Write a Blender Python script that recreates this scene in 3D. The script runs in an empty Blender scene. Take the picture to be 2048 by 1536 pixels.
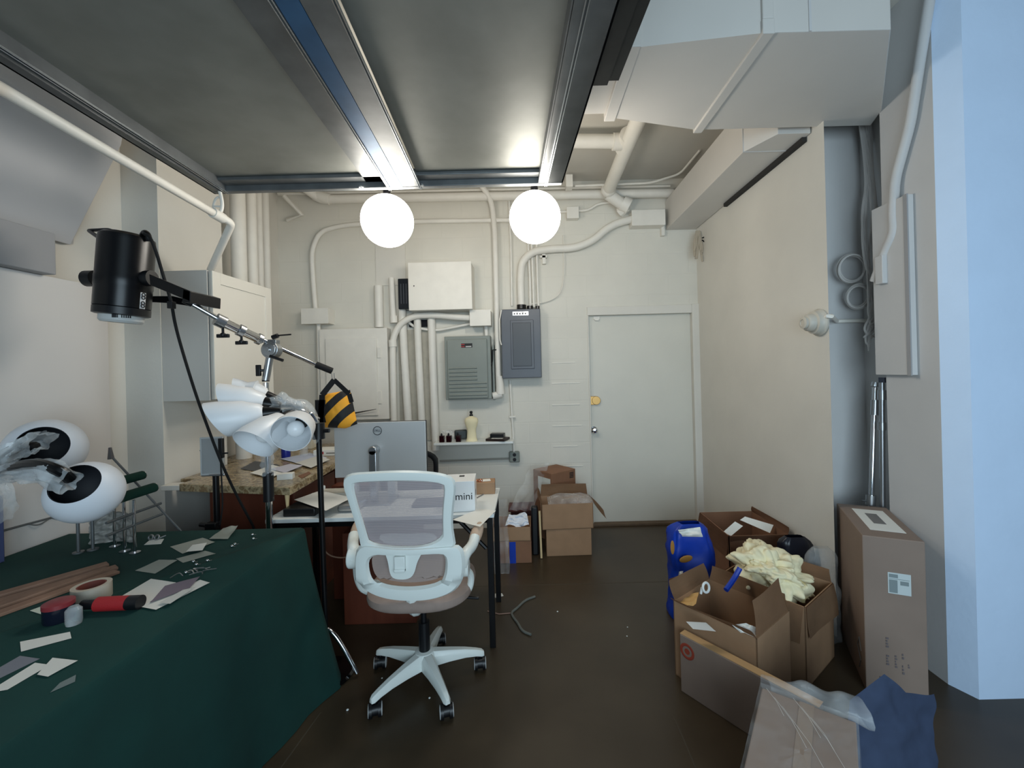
import bpy, bmesh, math, random
from mathutils import Vector, Matrix, noise
random.seed(7)
SC = bpy.context.scene
COL = SC.collection
PI = math.pi
# ---------------------------------------------------------------- camera
F = 850.0            # focal length in pixels of a 2048 px wide frame
H = 1.53             # eye height
VX, VY = 1055.0, 740.0
ROLL = math.radians(1.5)
cd = bpy.data.cameras.new('camera')
cam = bpy.data.objects.new('camera', cd)
COL.objects.link(cam)
cd.sensor_width = 36.0
cd.lens = F / 2048 * 36.0
cd.shift_x = -(VX - 1024) / 2048
cd.shift_y = -(768 - VY) / 2048
cd.clip_start = 0.02
cam.matrix_world = Matrix.Translation((0, 0, H)) @ Matrix.Rotation(PI/2, 4, 'X') @ Matrix.Rotation(-ROLL, 4, 'Z')
SC.camera = cam
# ---------------------------------------------------------------- light
w = bpy.data.worlds.new('daylight'); SC.world = w; w.use_nodes = True
bg = w.node_tree.nodes['Background']
bg.inputs['Color'].default_value = (0.55, 0.72, 1.0, 1)
bg.inputs['Strength'].default_value = 0.12
ld = bpy.data.lights.new('doorway_daylight', 'AREA')
ld.shape = 'RECTANGLE'; ld.size = 2.6; ld.size_y = 1.9
ld.energy = 98; ld.color = (0.68, 0.87, 1.0)
lo = bpy.data.objects.new('doorway_daylight', ld); COL.objects.link(lo)
lo.location = (0.7, -1.5, 1.5); lo.rotation_euler = (PI/2, 0, 0)   # faces +Y
LAMP_STRENGTH = 25.0
SC.view_settings.view_transform = 'Standard'
SC.view_settings.look = 'None'
SC.view_settings.exposure = 0.0
SC.view_settings.gamma = 1.0
SC.view_settings.use_curve_mapping = False
# ---------------------------------------------------------------- geometry helpers
cr, sr = math.cos(ROLL), math.sin(ROLL)
def uv(px, py):
    du, dv = px - VX, py - VY
    return du*cr - dv*sr, du*sr + dv*cr
def at(px, py, Y):
    u, v = uv(px, py); return Vector((u*Y/F, Y, H - v*Y/F))
def atz(px, py, Z):
    u, v = uv(px, py); Y = F*(H - Z)/v; return Vector((u*Y/F, Y, Z))
def atx(px, py, X):
    u, v = uv(px, py); Y = F*X/u; return Vector((X, Y, H - v*Y/F))
def V(*a): return Vector(a)

class MB:
    def __init__(s): s.bm = bmesh.new()
    def box(s, c, d, rz=0, M=None):
        m = Matrix.Translation(Vector(c)) @ Matrix.Rotation(rz, 4, 'Z') @ Matrix.Diagonal((d[0], d[1], d[2], 1))
        if M is not None: m = M @ m
        bmesh.ops.create_cube(s.bm, size=1, matrix=m); return s
    def bb(s, a, b):
        a, b = Vector(a), Vector(b)
        return s.box((a+b)/2, [abs(x) for x in (b-a)])
    def cyl(s, p0, p1, r, r2=None, n=20, cap=True):
        p0, p1 = Vector(p0), Vector(p1); d = p1 - p0; L = d.length
        if L < 1e-6: return s
        q = d.to_track_quat('Z', 'Y').to_matrix().to_4x4()
        bmesh.ops.create_cone(s.bm, cap_ends=cap, segments=n, radius1=r, radius2=r if r2 is None else r2, depth=L,
                              matrix=Matrix.Translation((p0+p1)/2) @ q); return s
    def sph(s, c, r, sc=(1,1,1), n=24, M=None):
        m = Matrix.Translation(Vector(c)) @ (M if M is not None else Matrix()) @ Matrix.Diagonal((sc[0], sc[1], sc[2], 1))
        bmesh.ops.create_uvsphere(s.bm, u_segments=n, v_segments=max(8, n*2//3), radius=r, matrix=m); return s
    def tube(s, pts, r, n=10, cap=True):
        pts = [Vector(p) for p in pts]; rings = []
        rs = r if isinstance(r, (list, tuple)) else [r]*len(pts)
        up = None
        for i, p in enumerate(pts):
            t = (pts[min(i+1, len(pts)-1)] - pts[max(i-1, 0)])
            if t.length < 1e-9: t = Vector((0,0,1))
            t.normalize()
            if up is None:
                up = t.orthogonal().normalized()
            else:
                up = (up - t*up.dot(t))
                up = up.normalized() if up.length > 1e-6 else t.orthogonal().normalized()
            b = t.cross(up)
            rings.append([s.bm.verts.new(p + (up*math.cos(2*PI*k/n) + b*math.sin(2*PI*k/n))*rs[i]) for k in range(n)])
        for a, b in zip(rings, rings[1:]):
            for k in range(n): s.bm.faces.new((a[k], a[(k+1)%n], b[(k+1)%n], b[k]))
        if cap:
            s.bm.faces.new(rings[0][::-1]); s.bm.faces.new(rings[-1])
        return s
    def lathe(s, prof, M=None, n=28, cap=True):
        M = M or Matrix(); rings = []
        for r, z in prof:
            rings.append([s.bm.verts.new(M @ Vector((r*math.cos(2*PI*k/n), r*math.sin(2*PI*k/n), z))) for k in range(n)])
        for a, b in zip(rings, rings[1:]):
            for k in range(n): s.bm.faces.new((a[k], a[(k+1)%n], b[(k+1)%n], b[k]))
        if cap:
            if prof[0][0] > 1e-5: s.bm.faces.new(rings[0][::-1])
            if prof[-1][0] > 1e-5: s.bm.faces.new(rings[-1])
        return s
    def prism(s, pts, off):
        off = Vector(off); a = [s.bm.verts.new(Vector(p)) for p in pts]; b = [s.bm.verts.new(Vector(p)+off) for p in pts]
        n = len(a); s.bm.faces.new(a); s.bm.faces.new(b[::-1])
        for k in range(n): s.bm.faces.new((a[k], b[k], b[(k+1)%n], a[(k+1)%n]))
        return s
    def face(s, pts):
        s.bm.faces.new([s.bm.verts.new(Vector(p)) for p in pts]); return s
    def grid(s, fn, nu, nv, th=0.0):
        g = [[s.bm.verts.new(Vector(fn(i/nu, j/nv))) for j in range(nv+1)] for i in range(nu+1)]
        for i in range(nu):
            for j in range(nv): s.bm.faces.new((g[i][j], g[i+1][j], g[i+1][j+1], g[i][j+1]))
        if th:
            bmesh.ops.solidify(s.bm, geom=s.bm.faces[:], thickness=th)
        return s
    def torus(s, c, R, r, M=None, n=32, m=8):
        M = Matrix.Translation(Vector(c)) @ (M or Matrix())
        g = [[s.bm.verts.new(M @ Vector(((R+r*math.cos(2*PI*j/m))*math.cos(2*PI*i/n), (R+r*math.cos(2*PI*j/m))*math.sin(2*PI*i/n), r*math.sin(2*PI*j/m)))) for j in range(m)] for i in range(n)]
        for i in range(n):
            for j in range(m): s.bm.faces.new((g[i][j], g[(i+1)%n][j], g[(i+1)%n][(j+1)%m], g[i][(j+1)%m]))
        return s
    def text(s, txt, size, M, depth=0.0008):
        cu = bpy.data.curves.new('t', 'FONT'); cu.body = txt; cu.size = size; cu.extrude = depth
        cu.align_x = 'CENTER'; cu.align_y = 'CENTER'; cu.resolution_u = 3
        o = bpy.data.objects.new('t', cu); COL.objects.link(o)
        me = bpy.data.meshes.new_from_object(o.evaluated_get(bpy.context.evaluated_depsgraph_get()))
        me.transform(M); s.bm.from_mesh(me)
        bpy.data.objects.remove(o); bpy.data.curves.remove(cu); bpy.data.meshes.remove(me); return s

def smooth_path(pts, it=3):
    pts = [Vector(p) for p in pts]
    for _ in range(it):
        q = [pts[0]]
        for a, b in zip(pts, pts[1:]): q += [a*.75+b*.25, a*.25+b*.75]
        q.append(pts[-1]); pts = q
    return pts
def round_path(pts, r=0.06, n=6):
    pts = [Vector(p) for p in pts]; out = [pts[0]]
    for a, b, c in zip(pts, pts[1:], pts[2:]):
        d1 = (a-b); d2 = (c-b); k = min(r, d1.length*.45, d2.length*.45)
        p = b + d1.normalized()*k; q = b + d2.normalized()*k
        for i in range(n+1):
            t = i/n; out.append(p*(1-t)**2 + b*2*t*(1-t) + q*t*t)
    out.append(pts[-1]); return out

ROOTM = {}
def finish(bm, mat, name, M, smooth, bevel, ang=35):
    if smooth and not bevel: bmesh.ops.remove_doubles(bm, verts=bm.verts[:], dist=1e-6)
    bmesh.ops.recalc_face_normals(bm, faces=bm.faces[:])
    bm.transform(M.inverted())
    if smooth:
        ca = math.radians(ang)
        for f in bm.faces: f.smooth = True
        for e in bm.edges:
            if len(e.link_faces) == 2 and e.calc_face_angle(0) > ca: e.smooth = False
    me = bpy.data.meshes.new(name); bm.to_mesh(me); bm.free()
    me.materials.append(mat)
    o = bpy.data.objects.new(name, me); COL.objects.link(o)
    if bevel:
        b = o.modifiers.new('bevel', 'BEVEL'); b.width = bevel; b.segments = 2; b.limit_method = 'ANGLE'; b.angle_limit = math.radians(40)
    return o
LABELS = {}
def tag(o, label, cat, group=None, kind=None):
    o['label'] = label; o['category'] = cat
    if group: o['group'] = group
    if kind: o['kind'] = kind
    LABELS.setdefault(label, []).append(o.name)
def thing(name, label, cat, loc=(0,0,0), rz=0, group=None, kind=None):
    o = bpy.data.objects.new(name, None); COL.objects.link(o); o.empty_display_size = 0.05
    o.location = loc; o.rotation_euler = (0, 0, rz)
    ROOTM[o.name] = Matrix.Translation(Vector(loc)) @ Matrix.Rotation(rz, 4, 'Z')
    tag(o, label, cat, group, kind); return o
def part(name, mb, mat, parent, smooth=True, bevel=0, local=False, label=None, ang=35, kind=None):
    M = Matrix() if local else ROOTM[parent.name]
    o = finish(mb.bm, mat, name, M, smooth, bevel, ang); o.parent = parent
    ROOTM[o.name] = ROOTM[parent.name]
    if label: o['label'] = label
    if kind: o['kind'] = kind
    return o
def solo(name, mb, mat, label, cat, group=None, smooth=True, bevel=0, kind=None, ang=35):
    vs = [v.co for v in mb.bm.verts]
    lo = Vector([min(v[i] for v in vs) for i in range(3)]); hi = Vector([max(v[i] for v in vs) for i in range(3)])
    c = Vector(((lo.x+hi.x)/2, (lo.y+hi.y)/2, lo.z)); M = Matrix.Translation(c)
    o = finish(mb.bm, mat, name, M, smooth, bevel, ang); o.location = c; ROOTM[o.name] = M
    tag(o, label, cat, group, kind); return o
def struct(name, mb, mat, parent=None, smooth=False, bevel=0):
    M = ROOTM[parent.name] if parent else Matrix()
    o = finish(mb.bm, mat, name, M, smooth, bevel)
    ROOTM[o.name] = M
    if parent: o.parent = parent
    else: o['kind'] = 'structure'
    return o
def dup(root, dloc=None, label=None):
    r = root.copy(); COL.objects.link(r)
    if dloc is not None: r.location = dloc
    if label: r['label'] = label
    def rec(src, dst):
        for ch in list(src.children):
            c = ch.copy(); COL.objects.link(c); c.parent = dst; rec(ch, c)
    rec(root, r); return r
# ---------------------------------------------------------------- materials
def lin(c):
    f = lambda x: x/12.92 if x <= .04045 else ((x+.055)/1.055)**2.4
    return tuple(f(x/255) for x in c) + (1,)
MATS = {}
def mat(name, rgb, rough=.5, metal=0, var=0.0, vscale=6, bump=0.0, bscale=120, rgb2=None, trans=0, alpha=1, emit=None, coat=0, stretch=None, ior=1.45):
    if name in MATS: return MATS[name]
    m = bpy.data.materials.new(name); m.use_nodes = True; nt = m.node_tree; N = nt.nodes; L = nt.links
    b = N['Principled BSDF']; c = lin(rgb)
    b.inputs['Base Color'].default_value = c; b.inputs['Roughness'].default_value = rough; b.inputs['Metallic'].default_value = metal
    b.inputs['IOR'].default_value = ior
    if trans: b.inputs['Transmission Weight'].default_value = trans
    if alpha < 1: b.inputs['Alpha'].default_value = alpha
    if coat: b.inputs['Coat Weight'].default_value = coat
    if emit: b.inputs['Emission Color'].default_value = lin(emit[0]); b.inputs['Emission Strength'].default_value = emit[1]
    tc = N.new('ShaderNodeTexCoord'); src = tc.outputs['Object']
    if stretch:
        mp = N.new('ShaderNodeMapping'); mp.inputs['Scale'].default_value = stretch; L.new(src, mp.inputs[0]); src = mp.outputs[0]
    if var or rgb2:
        n = N.new('ShaderNodeTexNoise'); n.inputs['Scale'].default_value = vscale; n.inputs['Detail'].default_value = 5
        L.new(src, n.inputs['Vector'])
        r = N.new('ShaderNodeValToRGB'); e = r.color_ramp.elements
        c2 = lin(rgb2) if rgb2 else tuple(min(1, x*(1+var)) for x in c[:3]) + (1,)
        c1 = c if rgb2 else tuple(x*(1-var) for x in c[:3]) + (1,)
        e[0].position = .32; e[1].position = .68; e[0].color = c1; e[1].color = c2
        L.new(n.outputs['Fac'], r.inputs[0]); L.new(r.outputs[0], b.inputs['Base Color'])
    if bump:
        n2 = N.new('ShaderNodeTexNoise'); n2.inputs['Scale'].default_value = bscale; n2.inputs['Detail'].default_value = 3
        L.new(src, n2.inputs['Vector'])
        bp = N.new('ShaderNodeBump'); bp.inputs['Strength'].default_value = bump; bp.inputs['Distance'].default_value = .004
        L.new(n2.outputs['Fac'], bp.inputs['Height']); L.new(bp.outputs[0], b.inputs['Normal'])
    MATS[name] = m; return m
def film(name, rgb=(225,230,232), vis=.25, rough=.12):
    """thin clear plastic: mostly see-through with a glossy sheen and crinkles"""
    if name in MATS: return MATS[name]
    m = bpy.data.materials.new(name); m.use_nodes = True; nt = m.node_tree; N = nt.nodes; L = nt.links
    b = N['Principled BSDF']; b.inputs['Base Color'].default_value = lin(rgb); b.inputs['Roughness'].default_value = rough
    tr = N.new('ShaderNodeBsdfTransparent'); mx = N.new('ShaderNodeMixShader')
    tc = N.new('ShaderNodeTexCoord'); n = N.new('ShaderNodeTexNoise'); n.inputs['Scale'].default_value = 11; n.inputs['Detail'].default_value = 3
    L.new(tc.outputs['Object'], n.inputs['Vector'])
    mr = N.new('ShaderNodeMapRange'); mr.inputs[1].default_value = .35; mr.inputs[2].default_value = .7; mr.inputs[3].default_value = vis*.45; mr.inputs[4].default_value = vis*1.3
    L.new(n.outputs['Fac'], mr.inputs[0]); L.new(mr.outputs[0], mx.inputs[0])
    bp = N.new('ShaderNodeBump'); bp.inputs['Strength'].default_value = .5; bp.inputs['Distance'].default_value = .02
    L.new(n.outputs['Fac'], bp.inputs['Height']); L.new(bp.outputs[0], b.inputs['Normal'])
    out = N['Material Output']; L.new(tr.outputs[0], mx.inputs[1]); L.new(b.outputs[0], mx.inputs[2]); L.new(mx.outputs[0], out.inputs[0])
    MATS[name] = m; return m
def mesh_fabric(name, rgb, open_=.35, scale=260):
    if name in MATS: return MATS[name]
    m = bpy.data.materials.new(name); m.use_nodes = True; nt = m.node_tree; N = nt.nodes; L = nt.links
    b = N['Principled BSDF']; b.inputs['Base Color'].default_value = lin(rgb); b.inputs['Roughness'].default_value = .8
    tr = N.new('ShaderNodeBsdfTransparent'); mx = N.new('ShaderNodeMixShader')
    tc = N.new('ShaderNodeTexCoord'); wv = N.new('ShaderNodeTexWave'); wv.bands_direction = 'Z'; wv.inputs['Scale'].default_value = scale/6.28
    L.new(tc.outputs['Object'], wv.inputs['Vector'])
    mr = N.new('ShaderNodeMapRange'); mr.inputs[3].default_value = 1-open_*1.5; mr.inputs[4].default_value = 1-open_*.5
    L.new(wv.outputs['Fac'], mr.inputs[0]); L.new(mr.outputs[0], mx.inputs[0])
    out = N['Material Output']; L.new(tr.outputs[0], mx.inputs[1]); L.new(b.outputs[0], mx.inputs[2]); L.new(mx.outputs[0], out.inputs[0])
    MATS[name] = m; return m
PAINT = mat('white_wall_paint', (218,214,205), .62, var=.03, vscale=3, bump=.12, bscale=60)
PAINTW = mat('white_pipe_paint', (228,224,215), .5, var=.03, vscale=9, bump=.08, bscale=80)
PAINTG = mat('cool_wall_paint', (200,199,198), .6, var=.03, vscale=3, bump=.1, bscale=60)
DOORP = mat('white_door_paint', (214,211,200), .45, var=.02, vscale=4)
CEILP = mat('ceiling_paint', (205,201,192), .7, var=.05, vscale=2, bump=.1)
STEEL = mat('galvanised_steel', (120,122,117), .5, .4, vscale=4, rgb2=(136,138,133), bump=.04, bscale=14)
STEELD = mat('dark_galvanised_steel', (96,99,100), .45, .5, vscale=7, rgb2=(116,119,120))
LIPM = mat('bright_steel_lip', (190,196,200), .25, .9)
CHROME = mat('chrome', (215,217,220), .1, 1.0)
SATIN = mat('satin_steel', (178,180,182), .28, .95)
BLACKP = mat('black_plastic', (17,18,21), .38)
BLACKM = mat('black_metal', (14,14,16), .3, .2)
RUBBER = mat('black_rubber', (15,15,16), .8)
WHITEP = mat('white_plastic', (228,232,230), .35)
PAPER = mat('white_paper', (232,231,224), .7)
PAPERG = mat('grey_paper', (205,205,200), .7)
CARD = mat('cardboard', (160,126,96), .8, var=.07, vscale=9, bump=.06, bscale=90)
CARDI = mat('cardboard_inside', (150,112,78), .85, var=.08, vscale=8)
CARDD = mat('dark_cardboard', (134,96,72), .8, var=.08, vscale=8)
CARDG = mat('greyed_cardboard', (138,120,108), .75, var=.06, vscale=5)
TAPE = mat('brown_tape', (150,110,70), .25)
FILM = film('clear_plastic_film')
FILM2 = film('wrapping_film', vis=.16, rough=.08)
CLOTH = mat('green_cloth', (7,54,49), .9, var=.12, vscale=5, bump=.15, bscale=400)
GREYBOX = mat('grey_enamel', (128,134,128), .4, var=.04, vscale=5)
DARKBOX = mat('slate_enamel', (80,84,92), .38, var=.05, vscale=5)
INK = mat('black_ink', (25,25,28), .6)
INKG = mat('grey_ink', (120,118,116), .7)
BLUEP = mat('blue_plastic', (16,58,168), .4, var=.1, vscale=12)
ORANGE = mat('orange_cloth', (226,150,34), .75)
DARKIN = mat('dark_interior', (12,14,22), .9)
MUSLIN = mat('cream_cotton', (236,225,188), .85, var=.04, vscale=8)
WOOD = mat('pale_wood', (205,180,135), .6, var=.08, vscale=4, stretch=(8,8,1))
# ---------------------------------------------------------------- room shell
D = 4.15
XL, XR, CZ = -2.44, 1.68, 3.36
def floor_mat():
    m = mat('polished_dark_floor', (56,45,32), .36, vscale=2.2, rgb2=(70,59,45), bump=.03, bscale=30)
    return m
m = MB(); m.bb((-3, -1.6, -.06), (3, D+.2, 0)); struct('floor', m, floor_mat())
# saw-cut joints in the slab, a hair proud of it
JOINT = mat('floor_joint', (70,62,50), .6)
m = MB(); m.bb((-1.9, 3.02, 0), (1.7, 3.026, .0006)); struct('trim_1', m, JOINT)
j0, j1 = atz(640, 1425, 0), atz(560, 1536, 0)
m = MB(); m.prism([j0, j0+V(.006,0,0), j1+V(.006,0,0), j1], (0,0,.0006)); struct('trim_2', m, JOINT)
j0, j1 = atz(1345, 1430, 0), atz(1390, 1536, 0)
m = MB(); m.prism([j0, j0+V(.006,0,0), j1+V(.006,0,0), j1], (0,0,.0006)); struct('trim_3', m, JOINT)
m = MB(); m.bb((-3, -.4, CZ), (3, D+.2, CZ+.1)); struct('ceiling', m, CEILP)

# painted block back wall, door opening left for the door
def block_paint():
    mm = mat('painted_block', (218,214,203), .6, var=.03, vscale=3)
    nt = mm.node_tree; N = nt.nodes; L = nt.links; b = N['Principled BSDF']
    tc = N.new('ShaderNodeTexCoord'); mp = N.new('ShaderNodeMapping'); mp.inputs['Rotation'].default_value = (PI/2, 0, 0)
    L.new(tc.outputs['Object'], mp.inputs[0])
    br = N.new('ShaderNodeTexBrick'); br.inputs['Scale'].default_value = 1; br.inputs['Brick Width'].default_value = .4; br.inputs['Row Height'].default_value = .203
    br.inputs['Mortar Size'].default_value = .006; br.inputs['Mortar Smooth'].default_value = .6
    br.inputs['Color1'].default_value = (1,1,1,1); br.inputs['Color2'].default_value = (1,1,1,1); br.inputs['Mortar'].default_value = (0,0,0,1)
    L.new(mp.outputs[0], br.inputs['Vector'])
    n = N.new('ShaderNodeTexNoise'); n.inputs['Scale'].default_value = 60; L.new(tc.outputs['Object'], n.inputs['Vector'])
    ad = N.new('ShaderNodeMath'); ad.operation = 'MULTIPLY_ADD'; ad.inputs[1].default_value = .25
    L.new(n.outputs['Fac'], ad.inputs[0]); L.new(br.outputs['Color'], ad.inputs[2])
    bp = N.new('ShaderNodeBump'); bp.inputs['Strength'].default_value = .22; bp.inputs['Distance'].default_value = .005
    L.new(ad.outputs[0], bp.inputs['Height']); L.new(bp.outputs[0], b.inputs['Normal'])
    return mm
BLOCK = block_paint()
dl, dr_ = at(1180, 850, D).x, at(1391, 850, D).x
DT = at(1285, 626, D).z
m = MB()
m.bb((-2.6, D, 0), (dl, D+.2, CZ)); m.bb((dr_, D, 0), (XR+.2, D+.2, CZ)); m.bb((dl, D, DT), (dr_, D+.2, CZ))
struct('wall_back', m, BLOCK)
# door
dm = MB(); dm.bb((dl+.012, D+.035, .012), (dr_-.012, D+.08, DT-.012))
door = struct('door_1', dm, DOORP, bevel=.003)
fm = MB()
fm.bb((dl-.002, D-.012, 0), (dl+.012, D+.1, DT)); fm.bb((dr_-.012, D-.02, 0), (dr_+.085, D+.1, DT+.075)); fm.bb((dl-.002, D-.018, DT-.012), (dr_-.012, D+.1, DT+.07))
struct('frame', fm, PAINT, door, bevel=.004)
BRASS = mat('aged_brass', (176,138,84), .35, .8)
k = at(1187, 801, D+.03); m = MB(); m.bb((k.x-.045, D+.015, k.z-.042), (k.x+.02, D+.036, k.z+.042)); m.cyl((k.x+.025, D+.036, k.z), (k.x+.025, D+.01, k.z), .042)
rl = struct('rim_lock', m, BRASS, door, True, .003); rl['label'] = 'brass rim lock'
k = at(1188, 860, D+.03)
m = MB(); m.lathe([(0.001,0),(.034,0),(.034,.008),(.014,.014),(.012,.03),(.03,.042),(.032,.055),(.02,.068),(.001,.07)], Matrix.Translation((k.x, D+.036, k.z)) @ Matrix.Rotation(PI/2, 4, 'X'))
kn = struct('doorknob', m, CHROME, door, True); kn['label'] = 'polished steel doorknob'
k = at(1193, 637, D+.03); m = MB(); m.bb((k.x-.03, D+.02, k.z-.012), (k.x+.03, D+.034, k.z+.018)); m.bb((k.x-.018, D+.012, k.z-.022), (k.x+.018, D+.034, k.z-.01)); struct('catch', m, PAINTW, door)
m = MB(); m.bb((dl-.02, D-.05, 0), (dr_+.0, D+.02, .022)); struct('trim_4', m, mat('worn_wood_sill', (98,80,62), .6, var=.2, vscale=10), bevel=.003)

m = MB()
for y_, xa, xb in ((726,1104,1150),(767,1104,1160),(810,1104,1160),(852,1105,1163),(893,1106,1155),(933,1106,1166)):
    q0, q1 = at(xa,y_,D), at(xb,y_-1,D); m.bb((q0.x,D-.006,q0.z-.005),(q1.x,D+.001,q0.z+.004))
struct('trim_6', m, PAINTW, bevel=.002)
# right wall: far run, deep niche, near run
NX = 1.94
m = MB()
m.prism([(XR,2.36,0),(XR+.06,2.46,0),(XR+.06,D+.1,0),(XR,D+.1,0)], (0,0,CZ))            # far run
struct('wall_right', m, PAINT)
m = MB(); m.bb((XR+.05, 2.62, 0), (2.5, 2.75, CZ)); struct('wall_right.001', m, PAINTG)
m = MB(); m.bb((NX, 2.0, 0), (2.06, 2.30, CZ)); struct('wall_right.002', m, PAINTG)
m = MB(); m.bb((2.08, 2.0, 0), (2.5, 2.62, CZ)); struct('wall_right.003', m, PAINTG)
JAMB = mat('daylight_tinted_jamb', (208,228,252), .55, var=.02, vscale=5, bump=.25, bscale=35)  # blue of the daylight on the jamb is put into its base colour
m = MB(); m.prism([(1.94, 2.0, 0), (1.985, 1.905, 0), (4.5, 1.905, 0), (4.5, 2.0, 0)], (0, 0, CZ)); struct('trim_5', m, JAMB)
# left wall: near run, column face at 2.58, run with the cabinet, recess with the pipes
m = MB()
m.bb((XL-.15, -.3, 0), (XL, 2.58, CZ)); struct('wall_left', m, PAINT)
m = MB(); m.bb((-2.6, 2.58, 0), (-2.22, 3.12, CZ)); struct('wall_left.001', m, PAINT)
m = MB(); m.bb((-2.6, 3.12, 0), (-2.405, D, CZ)); struct('wall_left.002', m, PAINT)
# little ledge at the end of the worktop
# ---------------------------------------------------------------- steel deck overhead
def sk(X, Y, Z): return Vector((X - .055*(Y-1.2), Y, Z))
DZ = 2.56; Y0, Y1 = -.35, 2.38
dk = thing('mezzanine_deck', 'grey galvanised steel mezzanine deck over the front of the room', 'mezzanine', (0, 1, DZ))
def skbox(mb, x0, x1, y0, y1, z0, z1):
    ny = 1
    a = [sk(x0,y0,z0), sk(x1,y0,z0), sk(x1,y1,z0), sk(x0,y1,z0)]
    mb.prism(a, (0,0,z1-z0)); return mb
m = MB(); skbox(m, -1.60, -.67, Y0, Y1, DZ+.05, DZ+.056); part('deck_panel', m, STEEL, dk)
m = MB(); skbox(m, -.51, .18, Y0, Y1, DZ+.05, DZ+.056); part('deck_panel', m, STEEL, dk)
m = MB(); skbox(m, -1.66, -1.575, Y0, Y1, DZ+.0, DZ+.004); skbox(m, -1.66, -1.652, Y0, Y1, DZ, DZ+.16); skbox(m, -1.585, -1.575, Y0, Y1, DZ, DZ+.05)
part('side_channel', m, STEELD, dk)
m = MB(); skbox(m, -1.588, -1.583, Y0, Y1, DZ-.004, DZ+.002); skbox(m, -1.576, -1.572, Y0, Y1, DZ-.004, DZ+.002); part('channel_lip', m, LIPM, dk)
m = MB(); skbox(m, -.80, -.68, Y0, Y1, DZ+.03, DZ+.034); skbox(m, -.685, -.672, Y0, Y1, DZ+.0, DZ+.05); skbox(m, -.60, -.50, Y0, Y1, DZ, DZ+.006); skbox(m, -.672, -.60, Y0, Y1, DZ+.004, DZ+.05)
part('joist', m, STEELD, dk)
BLUEST = mat('blue_painted_steel', (40,88,128), .4, .3, var=.15, vscale=8)
m = MB(); skbox(m, -.668, -.602, Y0, Y1, DZ-.001, DZ+.004); part('blue_strip', m, BLUEST, dk, label='blue painted strip between two joists')
m = MB()
for x in (-.684, -.674, -.512, -.503): skbox(m, x, x+.0035, Y0, Y1, DZ-.005, DZ+.002)
part('joist_lip', m, LIPM, dk)
m = MB(); skbox(m, .155, .285, Y0, Y1, DZ, DZ+.006); skbox(m, .278, .285, Y0, Y1, DZ, DZ+.16); skbox(m, .15, .157, Y0, Y1, DZ, DZ+.05); part('side_channel', m, STEELD, dk)
m = MB(); skbox(m, .187, .191, Y0, Y1, DZ-.005, DZ+.001); skbox(m, .198, .201, Y0, Y1, DZ-.005, DZ+.001); part('channel_lip', m, LIPM, dk)
m = MB(); skbox(m, .29, .345, Y0, 1.58, DZ+.02, DZ+.14); skbox(m, .345, .385, Y0, 1.57, DZ+.03, DZ+.10)
part('outer_angle', m, mat('dark_angle_steel', (52,53,52), .5, .5, var=.2, vscale=9), dk)
m = MB(); m.bb((-1.71, Y1-.035, DZ-.002), (.22, Y1, DZ+.10)); m.bb((-1.66, Y1-.1, DZ+.03), (.2, Y1-.03, DZ+.05)); part('end_channel', m, STEELD, dk, bevel=.004)
m = MB()
for px in (717, 719.5, 842): 
    p = at(px, 377 if px > 719 else 380, 2.3); m.cyl((p.x, 2.33, DZ-.006), (p.x, 2.33, DZ+.002), .009, n=12)
part('bolt', m, LIPM, dk)
# ---------------------------------------------------------------- globe lamps
GLOW = mat('lit_opal_glass', (255,252,246), .3, emit=((255,248,236), LAMP_STRENGTH))
def lamp(px, py, label):
    c = at(px, py, 2.52); r = .151
    t = thing('globe_lamp', label, 'pendant lamp', (c.x, c.y, c.z - r), group='globe lamps')
    m = MB(); m.sph(c, r, n=40); part('globe', m, GLOW, t)
    m = MB(); m.cyl(c+V(0,0,r-.004), c+V(0,0,r+.03), .022); m.cyl(c+V(0,0,r+.02), c+V(0,0,r+.12), .004, n=8); m.tube([c+V(0,0,r+.10), V(c.x, Y1+.005, c.z+r+.02)], .004); part('hanger', m, BLACKM, t)
lamp(775, 442, 'lit white globe lamp under the joists, nearer the wall cabinet')
lamp(1070, 435, 'lit white globe lamp at the right corner of the steel deck')
# ---------------------------------------------------------------- ducts, top right
DUCTP = mat('painted_duct', (206,202,196), .5, var=.02, vscale=3, bump=.05, bscale=20)
ad = thing('air_duct', 'wide white air duct crossing below the ceiling at right', 'duct', (1.3, 2.05, 2.87))
ZB = 2.87; yf, yn = 2.42, 1.72
a = at(1535, 66, yn).x
m = MB(); m.prism([(a, yn, ZB), (at(1782,62,yn).x, yn, ZB), (1.935, 2.28, ZB), (1.99, yf, ZB), (a, yf, ZB)], (0,0,CZ-.03-ZB)); part('body', m, DUCTP, ad, False, .004)
pn0, pn1 = at(1280, 95, 1.80), at(1225, 207, 2.20)
m = MB()
m.prism([(a, yn, ZB), (a, yn, 3.3), (pn0.x-.05, 1.80, 3.3), (pn0.x-.05, 1.80, pn0.z)], (0, .001, 0))
vs = [V(a, yn, ZB), V(pn0.x-.02, 1.80, pn0.z), V(pn0.x-.02, 2.30, pn0.z), V(a, yf, ZB)]
m = MB(); tops = [V(v.x, v.y, CZ-.03) for v in vs]
for q in ([vs[0],vs[1],vs[2],vs[3]], [vs[0],vs[1],tops[1],tops[0]], [vs[2],vs[3],tops[3],tops[2]], [vs[1],vs[2],tops[2],tops[1]]): m.face(q)
part('reducer', m, DUCTP, ad, False)
m = MB(); m.bb((a-.025, yn-.012, ZB-.012), (a+.025, yf+.012, ZB+.05)); m.bb((a-.023, yn-.010, ZB+.051), (a+.023, yn+.01, CZ-.04)); part('seam_flange', m, DUCTP, ad, False, .004)
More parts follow.
